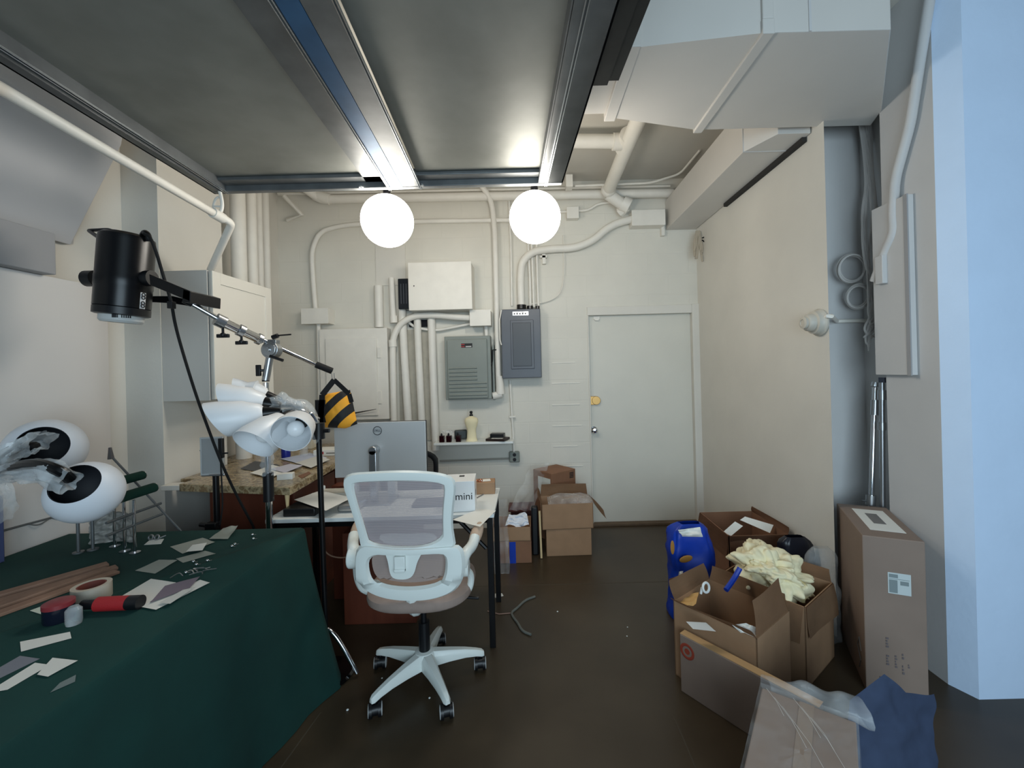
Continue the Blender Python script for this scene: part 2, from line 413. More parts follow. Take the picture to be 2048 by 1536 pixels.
m = MB(); m.bb((pn0.x-.06, 1.78, pn0.z-.01), (pn0.x, 2.32, CZ-.04)); m.bb((pn0.x-.40, 1.82, pn0.z+.01), (pn0.x-.05, 2.28, CZ-.05)); part('branch', m, DUCTP, ad, False, .004)
m = MB(); m.bb((at(1617,40,yn).x, yn-.004, ZB), (at(1617,40,yn).x+.01, yn+.001, CZ-.04)); part('seam', m, PAINTG, ad)
sd = thing('soffit_duct', 'long square white duct running back along the top of the right wall', 'duct', (1.53, 3.3, 2.86))
m = MB(); sx = 1.385
m.prism([(sx, 2.62, 2.86), (sx, 2.62, 3.13), (sx+.09, 2.5, 3.2), (sx+.12, 2.43, 2.86)], (0,0,.0001)) if False else None
m.bb((sx, 2.66, 2.858), (XR-.006, D-.004, 3.14)); m.prism([(sx, 2.66, 2.858), (sx+.1, 2.46, 2.858), (XR-.006, 2.46, 2.858), (XR-.006, 2.66, 2.858)], (0,0,.282)); part('body', m, DUCTP, sd, False, .003)
m = MB(); m.bb((sx-.003, 2.655, 2.856), (sx+.002, 2.663, 3.14)); m.bb((sx, 2.655, 2.855), (XR-.01, 2.663, 2.859)); part('seam', m, PAINTG, sd)
m = MB(); m.bb((XR-.03, 2.5, 2.83), (XR-.002, 3.5, 2.857)); part('gap_strip', m, mat('dark_gap', (46,44,42), .9), sd)
# duct, top left: slanted panel under the deck
ld_ = thing('slanted_duct', 'grey slanted duct hood high on the left wall above the backdrop board', 'duct', (-2.3, 1.9, 2.2))
p = [atx(240, 290, -2.18), atx(135, 492, -2.26), V(-2.30, 1.2, atx(0, 462, -2.30).z-.0), V(-1.95, 1.2, 2.75)]
A = at(243, 290, 2.35); B = at(140, 490, 2.25); C_ = at(0, 458, 2.0)
m = MB()
m.prism([(A.x, A.y, A.z), (B.x, B.y, B.z), (XL+.001, 2.30, B.z+.02), (XL+.001, 2.36, A.z+.25), (A.x+.04, 2.36, A.z+.25)], (0, -1.9, 0))
part('body', m, mat('grey_duct', (182,182,184), .5, var=.02, vscale=3), ld_, False, .004)
m = MB(); q = at(113, 550, 2.05); m.bb((XL+.001, 1.2, q.z), (q.x, 2.05, B.z-.01)); part('lower_box', m, mat('mid_grey_paint', (150,150,152), .6), ld_, False, .004)  # box under the duct in a plain mid grey
# ---------------------------------------------------------------- pipes and boxes on the back wall
def pipe(pts, r, label, name='pipe', cat='pipe', mt=None, Y=4.09, rr=.07, group=None, smoothp=False, n=12):
    group = group or {'conduit':'painted conduits on the walls','pipe':'thick pipes on the back wall','cable':'painted cables on the back wall'}.get(name)
    P = [at(p[0], p[1], p[2] if len(p) > 2 else Y) if not isinstance(p, Vector) else p for p in pts]
    P = smooth_path(P) if smoothp else round_path(P, rr)
    return solo(name, MB().tube(P, r, n), mt or PAINTW, label, cat, group)
def wbox(x0, y0, x1, y1, dep, inset=0):
    Yf = D - dep
    c = at((x0+x1)/2, (y0+y1)/2, Yf); w = (x1-x0)*Yf/F; h = (y1-y0)*Yf/F
    return V(c.x-w/2, Yf, c.z-h/2), V(c.x+w/2, D-.001, c.z+h/2)
# main sprinkler line under the ceiling
t = thing('sprinkler_main', 'thick white sprinkler main along the top of the back wall', 'pipe', at(1000, 397, 4.08))
m = MB(); m.tube(round_path([at(604, 372, 3.95), at(640, 399, 4.07), at(1345, 386, 4.07)], .05), .042, 14); part('run', m, PAINTW, t)
m = MB(); m.tube([at(628, 390, 4.05), at(660, 399, 4.07)], .052, 14); part('elbow', m, PAINTW, t)
pipe([(556,388,4.1),(1340,372,4.1)], .012, 'thin white conduit just above the sprinkler main', 'conduit')
pipe([(1150,372,3.9),(1300,366,3.9),(1360,348,3.9),(1400,300,3.6)], .01, 'thin white cable sagging below the ceiling beside the long duct', 'cable', 'cable')
pipe([(1030,440),(830,443),(690,450),(640,462),(623,500),(626,560),(631,618)], .022, 'white conduit bending down from under the left globe lamp to a junction box', 'conduit', rr=.14)
def jbox(x0,y0,x1,y1,dep,label,mt=PAINTW,name='junction_box'):
    a,b = wbox(x0,y0,x1,y1,dep)
    t = thing(name, label, 'junction box', ((a.x+b.x)/2, D-.01, a.z))
    m = MB(); m.bb(a,b); part('body', m, mt, t, False, .004)
    m = MB(); m.bb((a.x-.003, a.y-.004, a.z-.003), (b.x+.003, a.y+.002, b.z+.003)); part('cover', m, mt, t, False, .002)
    return t
jbox(603,617,656,647,.14,'white junction box above the left end of the wide wall panel')
pipe([(637,645,4.08),(638,700,4.08),(640,800,4.08),(641,842,4.08)], .02, 'white conduit dropping beside the left edge of the wide wall panel', 'conduit')
def panel(x0,y0,x1,y1,dep,dx0,dy0,dx1,dy1,label):
    a,b = wbox(x0,y0,x1,y1,dep)
    t = thing('wall_panel', label, 'electrical cabinet', ((a.x+b.x)/2, D-.05, a.z))
    m = MB(); m.bb(a,b); part('body', m, PAINTW, t, False, .004)
    c,d = wbox(dx0,dy0,dx1,dy1,dep+.018); d.y = a.y+.004
    m = MB(); m.bb(c,d); part('door', m, PAINTW, t, False, .003)
    return t,a,c,d
t,a,c,d = panel(640,657,776,840,.12, 652,676,754,832, 'white electrical cabinet with an inset door beside the hanging sandbag')
m = MB(); q = at(757,795,D-.15); m.bb((q.x-.035, a.y-.012, q.z-.06),(q.x+.02, a.y+.004, q.z+.06)); part('hinge', m, PAINTW, t, False, .003)
q = at(757,705,D-.15); m = MB(); m.bb((q.x-.02, a.y-.012, q.z-.05),(q.x+.015, a.y+.004, q.z+.05)); part('hinge', m, PAINTW, t, False, .003)
m = MB(); q0 = at(752,818,D-.17); q1 = at(688,828,D-.17); m.prism([q0, q1, q1+V(0,0,-.02), q0+V(0,0,-.004)], (0,.004,0)); part('split', m, mat('dark_gap', (46,44,42)), t)
pipe([(757,572,4.1),(759,655,4.1)], .042, 'broad white pipe stub above the wide wall panel', 'conduit')
q0, q1 = at(750,470,4.14), at(812,570,4.14); m = MB(); m.bb((q0.x,4.138,q1.z),(q1.x,4.1495,q0.z)); solo('wall_plate', m, PAINT, 'painted-over flat plate on the wall above the black meter box', 'plate')
pipe([(783,556,4.08),(787,645,4.08)], .028, 'short white conduit stub left of the black meter box', 'conduit')
m = MB(); m.cyl(at(787,632,4.08), at(788,646,4.08), .036); solo('coupling', m, PAINTW, 'white pipe coupling on the stub below the black meter box', 'coupling')
a,b = wbox(796,557,817,618,.14); t = thing('meter_box', 'black ribbed meter box left of the top wall cabinet', 'meter', ((a.x+b.x)/2, D-.05, a.z))
m = MB(); m.bb(a,b); part('body', m, mat('smoked_black', (30,33,38), .25), t, True, .006)
m = MB()
for k in range(3): m.bb((a.x+.025+k*.025, a.y-.004, a.z+.05), (a.x+.032+k*.025, a.y+.002, b.z-.05))
part('rib', m, mat('dark_rib', (70,74,80), .4), t)
a,b = wbox(818,525,943,619,.24)
t = thing('wall_cabinet_box', 'square white metal cabinet highest on the back wall with a tiny keyhole', 'electrical cabinet', ((a.x+b.x)/2, D-.1, a.z))
m = MB(); m.bb(a,b); part('body', m, PAINTW, t, False, .004)
m = MB(); m.bb((a.x-.004,a.y-.012,a.z-.004),(b.x+.004,a.y-.001,b.z+.004)); part('door', m, PAINTW, t, False, .004)
q = at(828,572,D-.25); m = MB(); m.cyl((q.x,a.y-.014,q.z),(q.x,a.y-.005,q.z),.006,n=12); part('keyhole', m, INK, t)
# four pipes down to the monitor
pipe([(940,636,4.04),(905,634,4.04),(868,630,4.04),(826,632,4.04),(800,648,4.04),(787,672,4.04),(785,700,4.04),(788,848,4.04)], .03, 'white conduit arching left from the small junction box and running down behind the monitor', 'conduit', rr=.1)
m = MB(); m.cyl(at(785,680,4.04), at(786,694,4.04), .037); solo('coupling', m, PAINTW, 'white coupling ring at the bend of the arching conduit', 'coupling')
pipe([(804,618),(808,700),(817,848)], .038, 'thick white vertical pipe below the black meter box', 'pipe')
pipe([(834,620),(837,700),(844,848)], .035, 'second thick white vertical pipe, dropping below the top cabinet', 'pipe')
pipe([(862,620),(865,700),(872,900)], .038, 'longest thick white vertical pipe, just left of the grey breaker box', 'pipe')
pipe([(940,648,4.1),(905,655,4.1),(870,662,4.1),(830,655,4.1),(818,645,4.1)], .013, 'white cable sagging from the small junction box behind the pipes', 'cable', 'cable', smoothp=True)
jbox(940,620,981,651,.16,'small white junction box under the right corner of the top cabinet')
pipe([(972,650),(973,672)], .02, 'short white conduit between small junction box and grey breaker box', 'conduit')
m = MB(); q = at(836,646,4.1); m.bb((q.x-.09,4.11,q.z-.035),(q.x+.13,4.149,q.z+.03)); solo('wall_opening', m, DARKIN, 'dark hole in the wall behind the four vertical pipes', 'hole')
m = MB(); q0 = at(795,660,4.13); q1 = at(868,880,4.13); m.bb((q0.x,4.135,q1.z),(q1.x,4.1495,q0.z)); solo('bare_block_strip', m, mat('bare_block', (176,170,156), .8, var=.1, vscale=12, bump=.3, bscale=60), 'unpainted block strip behind the four vertical pipes', 'wall strip')
# grey breaker box
a,b = wbox(890,672,982,799,.14)
t = thing('breaker_box', 'grey breaker box with ribbed lower door above the shelf', 'electrical cabinet', ((a.x+b.x)/2, D-.05, a.z))
m = MB(); m.bb(a,b); part('body', m, GREYBOX, t, False, .005)
m = MB(); m.bb((a.x+.025,a.y-.02,a.z+.01),(b.x-.03,a.y+.001,b.z-.03)); dr = part('door', m, GREYBOX, t, False, .008)
m = MB(); h = (b.z-a.z)
for k in range(8):
    z = a.z + .045 + k*.036; xe = b.x-.04 if k < 4 else b.x-.13
    m.cyl((a.x+.04, a.y-.02, z), (xe, a.y-.02, z), .009, n=10)
part('rib', m, GREYBOX, dr)
q = at(933,691,D-.16)
m = MB(); m.bb((q.x-.05,a.y-.0215,q.z-.02),(q.x+.055,a.y-.019,q.z+.02)); lb = part('maker_label', m, INK, dr, label='black and red maker label')
m = MB()
for k in (-1,1): m.bb((q.x-.05,a.y-.0225,q.z+k*.010-.004),(q.x-.018,a.y-.021,q.z+k*.010+.004))
part('red_stripe', m, mat('label_red', (170,40,44), .5), dr)
m = MB(); m.bb((q.x-.008,a.y-.0225,q.z-.015),(q.x+.045,a.y-.021,q.z-.005)); part('label_text', m, mat('label_white', (190,190,188)), dr)
q = at(987,700,4.08)
m = MB(); m.bb((q.x-.012,4.06,at(987,800,4.08).z),(q.x+.006,4.148,at(987,690,4.08).z)); t2 = part('side_gutter', m, GREYBOX, t, False, .003)
m = MB(); m.tube([V(q.x+.03,4.05,q.z), V(q.x-.005,4.05,q.z), V(q.x-.01,4.05,q.z-.1), V(q.x-.03,4.04,q.z-.17)], .007, 8); part('lever', m, BLACKM, t)
# tall conduit right of it with its elbow fitting
pipe([(962,370,4.0),(978,392,4.05),(985,415,4.07),(990,470,4.07),(992,560,4.07),(997,772,4.07)], .026, 'tall white conduit between the grey breaker box and the slate panel', 'conduit', rr=.1)
t = thing('conduit_elbow', 'white boxy conduit elbow at the foot of the tall conduit', 'conduit fitting', at(997,795,4.07))
m = MB(); m.tube([at(999,752,4.07), at(1001,788,4.07)], [.034,.045], 12); part('body', m, PAINTW, t)
m = MB(); m.tube([at(1004,788,4.07), at(986,792,4.07)], .036, 12); part('outlet', m, PAINTW, t)
# slate panel
a,b = wbox(1003,618,1082,756,.14)
t = thing('slate_breaker_panel', 'slate grey breaker panel with a framed door and a silver sticker', 'electrical cabinet', ((a.x+b.x)/2, D-.05, a.z))
m = MB(); m.bb(a,b); part('body', m, DARKBOX, t, False, .006)
m = MB(); cx = (a.x+b.x)/2+.005; zt, zb = at(1043,640,a.y).z, at(1043,738,a.y).z
m.bb((cx-.105,a.y-.008,zb),(cx+.115,a.y+.001,zt)); fr = part('door_frame', m, DARKBOX, t, False, .006)
m = MB(); m.bb((cx-.085,a.y-.012,zb+.025),(cx+.09,a.y-.004,zt-.025)); part('door', m, mat('slate_enamel_dark', (66,70,76), .4), t, False, .004)
q = at(1040,627,a.y); m = MB(); m.bb((q.x-.07,a.y-.002,q.z-.018),(q.x+.08,a.y+.001,q.z+.018)); st = part('sticker', m, SATIN, t, label='silver sticker')
m = MB()
for k in range(5): m.bb((q.x-.06+k*.026,a.y-.003,q.z-.010),(q.x-.046+k*.026,a.y-.0015,q.z+.006+.003*(k%2)))
part('sticker_print', m, INKG, st)
m = MB(); m.cyl(at(1043,610,4.06),at(1043,618,4.06),.045); m.cyl(at(1060,612,4.08),at(1060,618,4.08),.03,n=10); m.cyl(at(1075,612,4.08),at(1075,618,4.08),.02,n=10); part('conduit_nut', m, BLACKM, t)
m = MB(); m.tube([at(1003,620,4.0),at(999,640,3.99),at(1000,680,3.99),at(1003,690,3.99)], .006, 6); part('wire', m, PAINTW, t)
pipe([(1043,612,4.08),(1041,560,4.08),(1044,522,4.08),(1066,503,4.08),(1100,498,4.08),(1150,496,4.08),(1185,482,4.08),(1222,450,4.08),(1268,437,4.08)], .036, 'thick white conduit curving up from the slate panel to the duct-side box', 'conduit', rr=.14)
jbox(1264,420,1330,450,.12,'long white junction box under the far end of the long duct')
for xs, lab in (((1056,1060,1061),'left'),((1063,1066,1068),'middle'),((1073,1075,1077),'right')):
    pipe([(xs[0],480,4.11),(xs[1],560,4.11),(xs[2],615,4.11)], .012, f'thin white conduit, the {lab} one of three above the slate panel', 'conduit', group='thin conduits above the slate panel')
pipe([(1018,395,4.12),(1022,500,4.12),(1024,612,4.12)], .011, 'thin white conduit dropping left of the right globe lamp', 'conduit')
m = MB(); q = at(1087,515,4.1); m.bb((q.x-.012,4.10,q.z-.06),(q.x+.02,4.149,q.z+.1)); m.bb((q.x-.035,4.10,q.z+.0),(q.x+.035,4.149,q.z+.02)); solo('pipe_bracket', m, PAINTW, 'white pipe bracket under the thick curving conduit', 'bracket')
jbox(1134,414,1157,436,.08,'small square white junction box right of the right globe lamp')
pipe([(1112,424,4.1),(1136,423,4.1)], .012, 'short thin conduit left of the square junction box', 'conduit')
pipe([(1156,422,4.1),(1178,420,4.1),(1195,408,4.1),(1240,402,4.1)], .012, 'thin conduit bending up from the square junction box', 'conduit')
pipe([(1127,470,4.12),(1129,560,4.12),(1120,590,4.12),(1095,604,4.12),(1060,608,4.1)], .005, 'thin white wire curving to the top of the slate panel', 'wire', 'wire', smoothp=True, n=6)
# drain pipe under the ceiling
t = thing('drain_pipe', 'white drain pipe running forward under the ceiling with a side branch', 'pipe', at(1250,280,3.4))
Zd = 3.16
p0, p1 = at(1288,212,2.75), at(1217,380,3.95)
m = MB(); m.tube([p0, p1], .055, 16); part('run', m, PAINTW, t)
m = MB(); pm = at(1252,283,3.2); m.tube([pm, at(1120,282,3.2)], .05, 14); m.cyl(pm, pm+V(-.1,0,0), .062); m.cyl(pm+(p0-p1).normalized()*.09, pm-(p0-p1).normalized()*.09, .066); part('branch', m, PAINTW, t)
m = MB(); e = at(1216,388,3.98); m.sph(p1, .07, n=16); m.cyl(e, at(1248,411,4.02), .055, n=16); m.cyl(at(1244,406,4.02), at(1258,413,4.02), .072, n=16); m.tube([at(1254,412,4.02), at(1240,425,4.08)], .05); part('elbow', m, PAINTW, t)
# bracket upper left
m = MB(); m.tube([at(568,392,4.0), at(604,430,4.05), at(575,440,4.1)], .02, 8); solo('angle_bracket', m, PAINTW, 'white painted angle bracket near the back left corner', 'bracket')
m = MB(); q = at(1138,368,3.9); m.bb((q.x-.03,3.86,q.z-.04),(q.x+.03,3.95,q.z+.07)); solo('duct_clip', m, PAINTW, 'small white clip box behind the deck corner', 'bracket')
m = MB(); q = at(1326,452,4.1); m.bb((q.x-.015,4.1,q.z-.09),(q.x+.015,4.148,q.z+.06)); solo('channel_strut', m, PAINTW, 'short grey strut below the end of the long duct', 'bracket')
# hanging wires at the duct end
t = thing('wire_bundle', 'beige bundle of wires hanging from the far end of the long duct', 'wires', at(1398,470,4.0))
m = MB()
for k in range(9):
    x = 1388+k*2.2; e = 500+random.random()*40
    m.tube(smooth_path([at(1396+random.uniform(-4,4),462,4.0), at(x,490,3.98), at(x+random.uniform(-4,4),e,3.97)]), .008, 6)
part('strands', m, mat('painted_wire', (176,164,146), .7), t)
m = MB()
m.tube(smooth_path([at(1438,448,4.0), at(1432,478,3.97), at(1418,490,3.97), at(1404,480,3.97)]), .006, 6)
m.tube(smooth_path([at(1434,446,4.0), at(1420,470,3.97), at(1404,476,3.97)]), .006, 6); part('black_loop', m, RUBBER, t)
# corner pipes, left
for i,(x,r,y0,lab) in enumerate(((475,.055,395,'thickest white standpipe in the left recess'),(501,.042,395,'white standpipe beside the thickest one in the left recess'),(516,.03,392,'slim white standpipe third in the left recess'),(529,.035,392,'white standpipe nearest the back corner in the left recess'))):
    Y = 3.3+i*.16
    top = at(x-1, y0-30, Y); top.z = CZ-.02
    solo('standpipe', MB().tube([V(top.x,top.y,CZ-.005), V(top.x,top.y,0.0)], r, 14), PAINTW, lab, 'pipe', 'standpipes in the left recess')
# sprinkler branch on the left
t = thing('sprinkler_branch', 'white sprinkler pipe running forward beside the deck, with sprinkler head', 'pipe', at(440,430,2.4))
e = at(464,446,2.42)
m = MB(); m.tube(round_path([V(-1.69,-.3,at(-60,145,1.15).z), V(-1.69,.6,at(-60,145,1.15).z), at(-60,145,1.15), at(0,176,1.28), at(430,428,2.33), e, at(421,540,2.66)], .03), .02, 12); part('run', m, PAINTW, t)
m = MB(); m.cyl(at(425,425,2.31), at(446,437,2.38), .028, n=14); part('tee', m, PAINTW, t)
c = at(438,412,2.35)
m = MB(); m.tube(smooth_path([c+V(0,0,-.05), c+V(.02,0,-.01), c+V(.015,0,.05), c+V(.0,0,.1)]), .009, 8); m.tube(smooth_path([c+V(-.01,0,-.05), c+V(-.035,0,-.01), c+V(-.02,0,.04), c+V(0,0,.05)]), .006, 8); m.cyl(c+V(-.035,0,0), c+V(.02,0,-.005), .006, n=8); part('sprinkler_head', m, PAINTW, t)
# conduit from left edge to behind the light
pipe([(-40,450,1.95),(0,462,2.0),(130,497,2.28),(165,520,2.4),(190,570,2.46),(196,620,2.5)], .016, 'white conduit dropping behind the black studio light', 'conduit', rr=.15)
# ---------------------------------------------------------------- wall cabinet
CABW = mat('white_cabinet', (226,222,212), .35)
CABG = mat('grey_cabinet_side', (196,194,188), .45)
cz0, cz1 = 1.395, 2.19
t = thing('wall_cabinet', 'white shaker wall cabinet hung on the left wall', 'cabinet', (-2.06, 2.88, cz0))
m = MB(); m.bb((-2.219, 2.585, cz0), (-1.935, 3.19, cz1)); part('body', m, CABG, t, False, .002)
m = MB()
x0, x1 = -1.928, -1.905; y0, y1 = 2.59, 3.185; z0, z1 = cz0+.006, cz1-.004; s = .07
m.bb((x0,y0,z0),(x1-.008,y1,z1)); m.bb((x0,y0,z0),(x1,y0+s,z1)); m.bb((x0,y1-s,z0),(x1,y1,z1)); m.bb((x0,y0+s,z0),(x1,y1-s,z0+s)); m.bb((x0,y0+s,z1-s),(x1,y1-s,z1)); part('door', m, CABW, t, False, .001)
# ---------------------------------------------------------------- stone worktop and base unit
gm = mat('granite', (150,132,100), .22, vscale=24, rgb2=(92,74,54), bump=.02)
gr = gm.node_tree.nodes
for n in gr:
    if n.type == 'VALTORGB':
        e = n.color_ramp.elements.new(.5); e.color = lin((176,158,124)); e2 = n.color_ramp.elements.new(.42); e2.color = lin((120,96,66))
CTZ = .905
cl, crn, cf = atz(358,968,CTZ), atz(580,975,CTZ), atz(690,914,CTZ)
m = MB(); m.prism([(cl.x,cl.y,CTZ-.045),(crn.x,crn.y,CTZ-.045),(cf.x,cf.y,CTZ-.045),(cf.x-.1,3.9,CTZ-.045),(-2.39,3.9,CTZ-.045),(-2.39,3.16,CTZ-.045),(-2.19,3.16,CTZ-.045),(-2.19,2.66,CTZ-.045),(cl.x,2.66,CTZ-.045)], (0,0,.045))
solo('stone_worktop', m, gm, 'speckled brown stone worktop below the white wall cabinet', 'worktop', smooth=False, bevel=.004)
BRN = mat('red_brown_wood', (96,48,32), .45, var=.12, vscale=3, stretch=(6,6,1))
t = thing('base_unit', 'red brown wooden base unit under the stone worktop', 'cabinet', (-1.75,3.2,0))
m = MB(); m.bb((-1.98,2.62,0),(-1.50,3.85,CTZ-.046)); part('body', m, BRN, t, False, .003)
m = MB(); m.bb((-1.50,2.66,.12),(-1.482,3.22,CTZ-.10)); part('door', m, BRN, t, False, .003)
m = MB(); m.bb((-1.50,3.25,.12),(-1.482,3.82,CTZ-.10)); part('door', m, BRN, t, False, .003)
m = MB(); m.bb((at(321,975,2.55).x,2.55,.862),(cl.x-.002,2.63,.892)); solo('wall_ledge', m, PAINTW, 'short white ledge left of the stone worktop', 'ledge', bevel=.003)
m = MB(); m.cyl(atz(577,972,CTZ)+V(-.02,.02,-.045), atz(577,972,CTZ)+V(-.02,.02,-.14), .014, .006, 12); solo('hanging_peg', m, WOOD, 'pale wooden peg hanging under the worktop corner', 'peg')
# ---------------------------------------------------------------- desk
DKZ = .745
dfl, dfr, dbr = atz(545,1035,DKZ), atz(984,1036,DKZ), atz(1000,981,DKZ)
dy0, dy1 = 2.335, 2.85; dx0, dx1 = dfl.x-.02, dfr.x+.005
t = thing('desk', 'white topped desk on black square legs behind the office chair', 'desk', ((dx0+dx1)/2, 2.58, 0))
m = MB(); m.bb((dx0,dy0,DKZ-.022),(dx1,dy1,DKZ)); part('tabletop', m, WHITEP, t, False, .002)
m = MB(); m.bb((dx0+.02,dy0+.02,DKZ-.055),(dx1-.02,dy0+.05,DKZ-.022)); m.bb((dx0+.02,dy1-.05,DKZ-.055),(dx1-.02,dy1-.02,DKZ-.022)); m.bb((dx0+.02,dy0+.02,DKZ-.055),(dx0+.05,dy1-.02,DKZ-.022)); m.bb((dx1-.05,dy0+.02,DKZ-.055),(dx1-.02,dy1-.02,DKZ-.022)); part('frame', m, BLACKM, t, False)
for x in (dx0+.012, dx1-.042):
    for y in (dy0+.012, dy1-.042):
        m = MB(); m.bb((x,y,0),(x+.032,y+.032,DKZ-.022)); part('leg', m, BLACKM, t, False, .002)
m = MB()
for x,s in ((dx0+.05,1),(dx1-.05,-1)): m.tube([V(x,dy0+.03,DKZ-.2), V(x+.14*s,dy0+.03,DKZ-.05)], .012, 8)
part('brace', m, BLACKM, t)
# monitor, back toward the camera
my = 2.66; c = at(760, 897, my); a = at(668,845,my); b = at(852,842,my); ba = at(669,962,my)
mw = b.x-a.x; mz1 = at(760,843,my).z; mz0 = mz1 - mw*.60; mcx = (a.x+b.x)/2
t = thing('monitor', 'silver backed computer monitor on the white desk', 'monitor', (mcx, my, DKZ))
m = MB(); m.box((mcx,my+.012,(mz0+mz1)/2),(mw,.022,mz1-mz0)); part('panel', m, BLACKP, t, False, .003)
m = MB(); m.box((mcx,my-.004,(mz0+mz1)/2),(mw-.004,.012,mz1-mz0-.004)); part('back_shell', m, mat('silver_plastic', (188,190,190), .38, .15), t, False, .004)
q = at(756,861,my); m = MB(); m.torus((q.x,my-.0115,q.z), .026, .0022, Matrix.Rotation(PI/2,4,'X')); m.text('DELL', .019, Matrix.Translation((q.x,my-.0112,q.z)) @ Matrix.Rotation(PI/2,4,'X')); part('logo', m, mat('logo_grey', (52,54,58), .4), t, label='round maker logo')
q = at(746,900,my-.06); m = MB(); m.bb((q.x-.024,my-.075,DKZ+.012),(q.x+.024,my-.045,q.z)); m.cyl((q.x,my-.075,q.z-.005),(q.x,my-.01,q.z-.005),.028); part('stand', m, SATIN, t, True, .006)
m = MB(); m.box((q.x,my-.04,DKZ+.006),(.24,.19,.012)); part('stand_base', m, SATIN, t, True, .005)
# keyboard tray glimpsed by the monitor foot
p = at(745,928,2.76); m = MB(); m.bb((p.x-.17,2.74,p.z-.06),(p.x+.17,2.80,p.z)); m.bb((p.x-.15,2.74,DKZ),(p.x-.10,2.79,p.z-.06)); m.bb((p.x+.10,2.74,DKZ),(p.x+.15,2.79,p.z-.06))
solo('monitor_riser', m, WHITEP, 'white riser shelf behind the monitor stand on the desk', 'riser', bevel=.003)
# ---------------------------------------------------------------- outlines to plates
def chaikin(pts, it=2):
    pts = [Vector(p) for p in pts]
    for _ in range(it):
        q = []
        for i in range(len(pts)):
            a, b = pts[i], pts[(i+1) % len(pts)]
            q += [a*.75+b*.25, a*.25+b*.75]
        pts = q
    return pts
def ray_sample(loop, c, N):
    out = []
    for k in range(N):
        th = 2*PI*k/N; d = Vector((math.cos(th), math.sin(th))); best = 0
        for i in range(len(loop)):
            a, b = loop[i]-c, loop[(i+1) % len(loop)]-c; e = b-a
            den = d.x*e.y - d.y*e.x
            if abs(den) < 1e-12: continue
            tt = (a.x*e.y - a.y*e.x)/den; s = (a.x*d.y - a.y*d.x)/den
            if -1e-6 <= s <= 1+1e-6 and tt > best: best = tt
        out.append(c + d*best)
    return out
def ring_plate(outer, inner, yf, th, N=72, c=None):
    o = chaikin([Vector(p) for p in outer]); i_ = chaikin([Vector(p) for p in inner])
    c = c or sum(i_, Vector((0,0)))/len(i_)
    O = ray_sample(o, c, N); I = ray_sample(i_, c, N)
    m = MB(); P = []
    for k in range(N):
        a, b = O[k], I[k]; mid = a*.5+b*.5
        prof = [(a, .0), (a*.86+b*.14, -th*.5), (mid, -th*.6), (b*.86+a*.14, -th*.5), (b, 0), (b*.86+a*.14, th*.5), (a*.86+b*.14, th*.5)]
        P.append([m.bm.verts.new((q.x, yf(q.x, q.y)+dy, q.y)) for q, dy in prof])
    for k in range(N):
        A, B = P[k], P[(k+1) % N]; n = len(A)
        for j in range(n): m.bm.faces.new((A[j], A[(j+1)%n], B[(j+1)%n], B[j]))
    return m, I
def fill_plate(loop, yf, steps=8, th=0):
    m = MB(); c = sum(loop, Vector((0,0)))/len(loop); rings = []
    for s in range(1, steps+1):
        rings.append([m.bm.verts.new((p.x, yf(p.x, p.y), p.y)) for p in [c+(q-c)*(s/steps) for q in loop]])
    cv = m.bm.verts.new((c.x, yf(c.x, c.y), c.y)); n = len(loop)
    for k in range(n): m.bm.faces.new((cv, rings[0][k], rings[0][(k+1)%n]))
    for A, B in zip(rings, rings[1:]):
        for k in range(n): m.bm.faces.new((A[k], B[k], B[(k+1)%n], A[(k+1)%n]))
    if th: bmesh.ops.solidify(m.bm, geom=m.bm.faces[:], thickness=th)
    return m
# ---------------------------------------------------------------- white office chair
CHW = mat('white_chair_plastic', (228,233,228), .3)
BEIGE = mat('beige_seat_fabric', (150,132,122), .9, var=.05, vscale=30, bump=.1, bscale=500)
PADB = mat('tan_arm_pad', (192,166,144), .6)
MESHF = mesh_fabric('grey_mesh_fabric', (184,172,174), .30)
CHX, CHY = -.55, 2.122
ch = thing('office_chair', 'white mesh backed swivel office chair with beige seat', 'office chair', (CHX, CHY, 0))
def cpt(px, py, Y): q = at(px, py, Y); return (q.x, q.z)
def yback(x, z):   # back curves: top leans toward the camera, sides wrap forward
    u = (x+.545)
    return 1.885 - max(0, z-.78)*.17 + .35*u*u + (.02 if z < .6 else 0)
def cl_(pts):
    out = []
    for px, py in pts:
        Y = 1.88
        for _ in range(3):
            q = at(px, py, Y); Y = yback(q.x, q.z)
        out.append((q.x, q.z))
    return out
up_o = cl_([(684,965),(694,946),(740,943),(800,940),(860,942),(902,950),(914,966),(908,1010),(905,1050),(912,1088),(913,1100),(715,1100),(722,1088),(714,1055),(697,1000)])
up_i = cl_([(706,968),(714,965),(760,963),(800,962),(850,963),(886,967),(889,975),(884,1030),(886,1090),(740,1091),(732,1060),(716,1010)])
m, I = ring_plate(up_o, up_i, yback, .028); fr = part('back_frame', m, CHW, ch)
m = fill_plate(I, lambda x,z: yback(x,z)+.004+.03*0); part('mesh_panel', m, MESHF, ch, label='grey mesh panel')
lo_o = cl_([(712,1100),(722,1087),(735,1086),(800,1095),(900,1088),(922,1088),(930,1105),(932,1140),(918,1178),(870,1198),(810,1201),(755,1192),(716,1168),(711,1140)])
lo_i = cl_([(738,1106),(800,1110),(880,1104),(893,1112),(890,1150),(880,1164),(820,1173),(762,1166),(740,1150)])
m, I2 = ring_plate(lo_o, lo_i, lambda x,z: yback(x,z)-.006, .034); lf = part('lower_frame', m, CHW, ch)
m = fill_plate(I2, lambda x,z: yback(x,z)+.03); part('lower_mesh', m, mesh_fabric('beige_mesh_fabric', (160,144,138), .12), ch)
